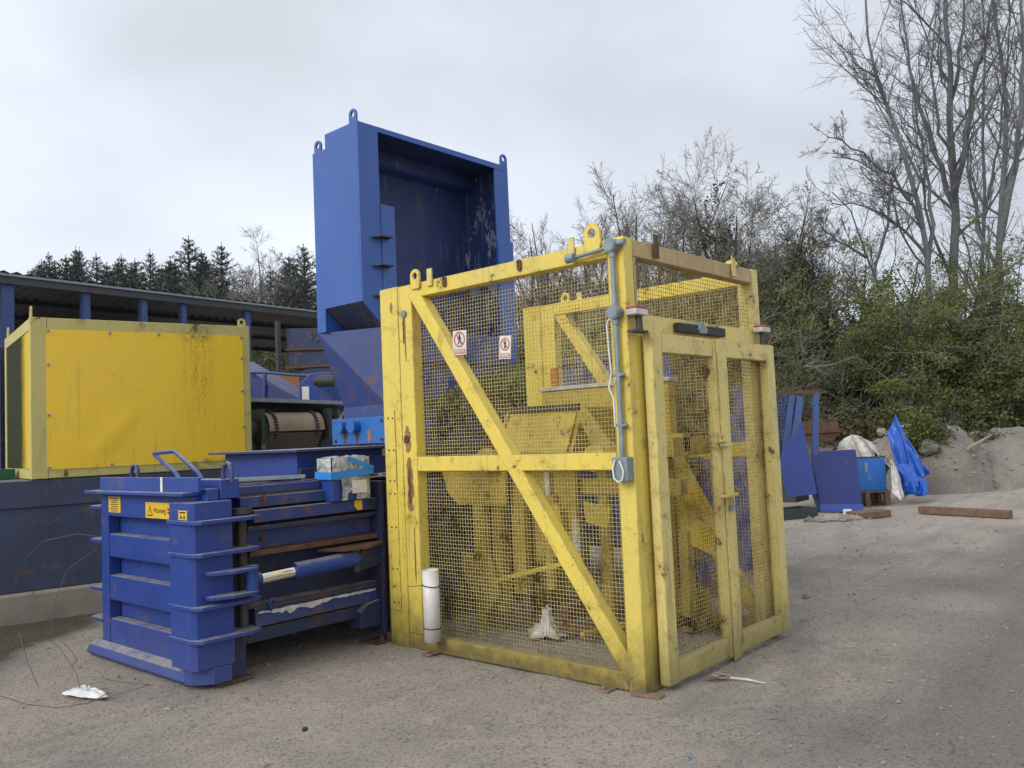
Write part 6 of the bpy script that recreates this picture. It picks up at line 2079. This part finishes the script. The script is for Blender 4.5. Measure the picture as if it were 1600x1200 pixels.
hedge('dark_bush', 'tangled dark bush behind the cage doors', 1170, 28, 430, 200, 8, 309, 'hedge_dark', 4, .10)
hedge('dark_bush', 'green bush behind the middle of the cage', 1060, 29, 440, 200, 8, 310, 'hedge_dark', 6, .11)
hedge('hawthorn_bush', 'olive green bush seen through the left wire of the cage', 930, 26, 465, 220, 10, 311, 'hedge', 9, .085)
hedge('hawthorn_bush', 'olive green bush behind the blue hopper', 800, 26, 470, 220, 10, 312, 'hedge', 9, .085)
hedge('dark_bush', 'dark bush filling the hedge behind the broad hawthorn', 1320, 31, 470, 200, 8, 313, 'hedge_dark', 7, .12)


# conifers behind the shed: a few trees modelled, the rest are copies with their own size
def conifer(seed, H, base, dense=1.0):
    rs = np.random.RandomState(seed)
    S = np.array([[0, 0, -.3]])
    P0, R0 = polys(rs, S, np.array([[0, 0, 1.]]), np.array([H]), np.array([.022 * H]), np.array([.012]), 14, .012, .04)
    tv, tf = tubes(P0, R0, 7)
    hs, as_ = [], []
    zz_ = 1.2
    while zz_ < H - .35:
        m_ = int((7 if zz_ < H - 2.5 else 6) * dense)
        hs += list(zz_ + rs.randn(m_) * .05)
        as_ += list(rs.rand() * 6.28 + np.arange(m_) * 6.283 / m_ + rs.randn(m_) * .25)
        zz_ += .30 if zz_ < H - 3 else .26
    h = np.clip(np.array(hs) / H, .03, .985)
    a = np.array(as_)
    n = len(h)
    below = (1 - h) * H
    L = np.minimum(below * .58, base) * (.65 + .5 * rs.rand(n)) + .06
    x = h * 13
    i = np.minimum(x.astype(int), 12)
    f = (x - i)[:, None]
    B = P0[0, i] * (1 - f) + P0[0, i + 1] * f
    el = -.10 + .70 * np.clip(1 - below / 4, 0, 1)
    D = np.stack([np.cos(a), np.sin(a), el], 1)
    P1, R1 = polys(rs, B, D, L, .008 + .012 * L, np.full(n, .005), 5, .04, .05)
    P2, R2, L2 = spawn(rs, P1, R1, L, 9, (40, 60), .08, (.16, .36), .6, 3, .06, .0, .004)
    bv, bf = merge([tubes(P1[:, ::2], R1[:, ::2], 3), tubes(P2[:, ::2], R2[:, ::2], 3)])
    w2 = np.clip((L2 * 22).astype(int), 1, 14)
    w1 = np.clip((L * 20).astype(int), 2, 26)
    C = np.concatenate([along(rs, np.repeat(P2, w2, 0), 1, .022), along(rs, np.repeat(P1, w1, 0), 1, .022), along(rs, P0[:, 8:], 60, .02)])
    lv, lf = leaves(rs, C, .12, .30, .05)
    t_ = np_mesh(None, tv, tf, M['bark_dark'])
    b_ = np_mesh(None, bv, bf, M['bark_dark'])
    l_ = np_mesh(None, lv, lf, M['conifer'])
    return t_, b_, l_


protos = [conifer(401, 12.0, 2.4, 1.1), conifer(402, 12.0, 2.1, 1.1), conifer(403, 12.0, 3.2, 1.3)]
CON = [(-30, 48, 430, 'conifer at the far left edge above the shed roof', 0, 1.0), (62, 47, 398, 'small conifer at the left end of the conifer row', 1, .9),
       (80, 46, 384, 'slim conifer second from the left end of the row', 0, .95), (118, 46, 372, 'tall dark conifer with a forked tip left of the middle of the row', 2, .85),
       (130, 48, 376, 'conifer whose tip crowds the forked one on its right', 1, .8), (154, 45, 386, 'conifer in the row just right of the crowded pair', 0, .95),
       (195, 45, 388, 'narrow conifer standing clear above the shed roof left of the gap', 1, .95), (238, 45, 380, 'slim conifer between the narrow one and the tallest', 1, .85),
       (272, 47, 400, 'bushy conifer left of the tallest one', 2, 1.15), (305, 44, 357, 'tallest conifer of the row with a clear pointed tip', 0, 1.05),
       (330, 46, 378, 'conifer just right of the tallest tip', 2, .95), (352, 44, 370, 'dense conifer beside the bare birch', 2, 1.0),
       (452, 43, 388, 'dark conifer right of the bare birch', 2, 1.05), (486, 40, 372, 'dark conifer close beside the blue hopper', 0, 1.1),
       (430, 46, 410, 'lower conifer directly behind the right side of the birch', 1, 1.1), (215, 50, 405, 'lower conifer filling the gap behind the slim one', 2, 1.2),
       (172, 50, 402, 'lower conifer filling the row behind the clear narrow one', 2, 1.2), (100, 50, 400, 'lower conifer filling the row behind the forked one', 2, 1.2),
       (40, 52, 412, 'low conifer filling in behind the left end of the row', 2, 1.4), (255, 52, 408, 'low conifer filling in behind the bushy one', 2, 1.4), (140, 53, 404, 'low conifer filling in behind the crowded pair', 2, 1.4),
       (64, 49, 396, 'conifer with a blunt tip filling in right of the small left one', 2, 1.3), (178, 49, 394, 'broad conifer closing the row left of the clear narrow one', 2, 1.3), (222, 48, 392, 'broad conifer closing the row right of the clear narrow one', 2, 1.3), (262, 47, 390, 'broad conifer closing the row left of the tallest tip', 2, 1.3), (104, 48, 390, 'broad conifer closing the row left of the forked one', 2, 1.3), (20, 50, 424, 'low conifer by the left end of the shed roof', 2, 1.3),
       (340, 52, 395, 'low conifer filling in beside the dense one', 2, 1.4), (470, 50, 396, 'low conifer filling in left of the blue hopper', 2, 1.4), (320, 50, 388, 'low conifer filling in between the two tallest', 2, 1.3), (520, 44, 395, 'conifer mostly hidden behind the blue hopper', 2, 1.1), (290, 50, 400, 'lower conifer behind the tallest tip', 2, 1.2)]
rs = np.random.RandomState(77)
for px, dep, top, lab, pr, wide in CON:
    t, o = tree_thing('conifer_tree', lab, px, dep, 'conifers behind the shed')
    H = lim(px, top, dep)[2] + .15
    t.scale = (H / 12 * wide, H / 12 * wide, H / 12)
    t.rotation_euler = (0, 0, float(rs.rand() * 6.28))
    tm, bm_, lm = protos[pr]
    link('trunk', tm, None, t)
    cr = link('crown', bm_, None, t)
    link('needles', lm, None, cr)
twiggy('birch_tree', 'bare pale twigged birch in a gap of the conifer row', 396, 40, 372, 80, 11, 211, 'catkin', 1, 1.0, 'bare birches by the shed', .05)
twiggy('twiggy_tree', 'bare grey shrub in front of the conifers above the shed roof', 318, 36, 432, 120, 8, 212, None, 0, .9, 'bare birches by the shed')
hedge('dark_bush', 'dark green bush seen below the shed roof beside the yellow box', 430, 30, 520, 200, 8, 321, 'hedge_dark', 7, .12, 'bushes behind the shed')
hedge('dark_bush', 'dark bush behind the left end of the shed', 60, 32, 500, 240, 8, 322, 'hedge_dark', 6, .13, 'bushes behind the shed')
hedge('dark_bush', 'dark bush behind the middle of the shed', 250, 33, 470, 260, 8, 323, 'hedge_dark', 6, .13, 'bushes behind the shed')
hedge('dark_bush', 'dark bush behind the foot of the blue hopper', 600, 30, 500, 240, 8, 324, 'hedge_dark', 6, .13, 'bushes behind the shed')

# rough undergrowth along the hedge foot and weeds on the heap
rs = np.random.RandomState(88)
C = []
for _ in range(20000):
    px, dep = rs.uniform(780, 1720), 23 + abs(rs.randn()) * 4.5
    C.append((px, dep))
C = np.array(C)
pos = CAM[None] + C[:, 1:2] * (FW + (C[:, :1] - 800) / FPX * RT)
hh = (vnoise(pos[:, 0], pos[:, 1], 2.2, 5) + .5) * 1.9
pos[:, 2] = np.abs(rs.rand(len(C))) ** 1.4 * hh
V, F = leaves(rs, pos, .16, .22, 0, .2)
kind(np_mesh('undergrowth', V, F, M['bramble'], smooth=False), 'stuff')
tag(bpy.data.objects['undergrowth'], 'brown and green tangle of undergrowth along the foot of the hedge', 'undergrowth')


def weed_patch(name, label, px, py, dep, rx, rz_, n, mat, size, seed):
    rs = np.random.RandomState(seed)
    c = np.array(rest(px, py, dep)) + np.array([0, 0, rz_ * .35])
    g = rs.randn(n, 3) * .5
    C = c + g[:, :1] * R3 * rx + g[:, 1:2] * F3 * rx * .6 + np.stack([0 * g[:, 2], 0 * g[:, 2], g[:, 2] * rz_], 1)
    V, F = leaves(rs, C, size, .5)
    o = np_mesh(name, V, F, M[mat])
    tag(o, label, 'weeds')
    return kind(o, 'stuff')


weed_patch('nettle_patch', 'patch of dark green nettles on the heap behind the tarpaulin', 1440, 694, 17.6, .42, .42, 1500, 'hedge_dark', .09, 1)
weed_patch('nettle_patch', 'low green weeds at the top of the heap by the tarpaulin', 1452, 676, 18.0, .5, .22, 700, 'grass', .08, 2)
weed_patch('nettle_patch', 'small green tuft on the right crest of the earth heap', 1514, 672, 20.0, .24, .10, 260, 'hedge_dark', .08, 3)
weed_patch('nettle_patch', 'thin green weeds on the slope around the dead branch', 1535, 690, 20.1, .45, .18, 420, 'grass', .07, 4)
weed_patch('nettle_patch', 'dead grass and weeds on the bank behind the white sack', 1330, 684, 20.5, 1.4, .35, 1500, 'bramble', .16, 5)

# loose stones on the gravel
rs = np.random.RandomState(99)
n = 7500
px = rs.uniform(-60, 1660, n)
py = 1230 - 470 * rs.rand(n) ** .62
d = FW[None] + ((px - 800) / FPX)[:, None] * RT - ((py - 600) / FPX)[:, None] * UP
tt = -CAM[2] / d[:, 2]
ok = (d[:, 2] < -.02) & (tt < 26)
S = (CAM + tt[:, None] * d)[ok]
n = len(S)
r = (.0035 + .012 * rs.rand(n) ** 3.2 + .022 * (rs.rand(n) > .985) * rs.rand(n)) * np.clip(tt[ok] / 6, .8, 2.2)
base = np.array([[1, 0, 0], [.31, .95, 0], [-.81, .59, 0], [-.81, -.59, 0], [.31, -.95, 0], [.1, .05, .75], [0, 0, -.6]])
fcs = np.array([[0, 1, 5], [1, 2, 5], [2, 3, 5], [3, 4, 5], [4, 0, 5], [1, 0, 6], [2, 1, 6], [3, 2, 6], [4, 3, 6], [0, 4, 6]])
a = rs.rand(n) * 6.28
V = base[None] * (.7 + .6 * rs.rand(n, 7, 1))
ca_, sa_ = np.cos(a)[:, None], np.sin(a)[:, None]
V = np.stack([V[..., 0] * ca_ - V[..., 1] * sa_, V[..., 0] * sa_ + V[..., 1] * ca_, V[..., 2] * .8], -1) * r[:, None, None] * np.array([1.25, .95, 1])
zz = vnoise(S[:, 0], S[:, 1], 1.1, 1) * .03 + vnoise(S[:, 0], S[:, 1], .35, 2) * .016 - .006
S[:, 2] = zz + r * .1
RB = np.concatenate(RUBBLE)
rb = .015 + .055 * rs.rand(len(RB)) ** 3
Vb = base[None] * (.6 + .8 * rs.rand(len(RB), 7, 1)) * rb[:, None, None]
Vb = (Vb + RB[:, None]).reshape(-1, 3)
Fb = (fcs[None] + (np.arange(len(RB)) * 7)[:, None, None]).reshape(-1, 3)
ob = np_mesh('rubble', Vb, Fb, M['stone'])
kind(ob, 'stuff')
tag(ob, 'lumps of rubble and stone over the earth heaps', 'rubble')
V = (V + S[:, None]).reshape(-1, 3)
F = (fcs[None] + (np.arange(n) * 7)[:, None, None]).reshape(-1, 3)
o = np_mesh('loose_stones', V, F, M['stone'])
kind(o, 'stuff')
tag(o, 'small loose stones scattered over the gravel yard', 'stones')
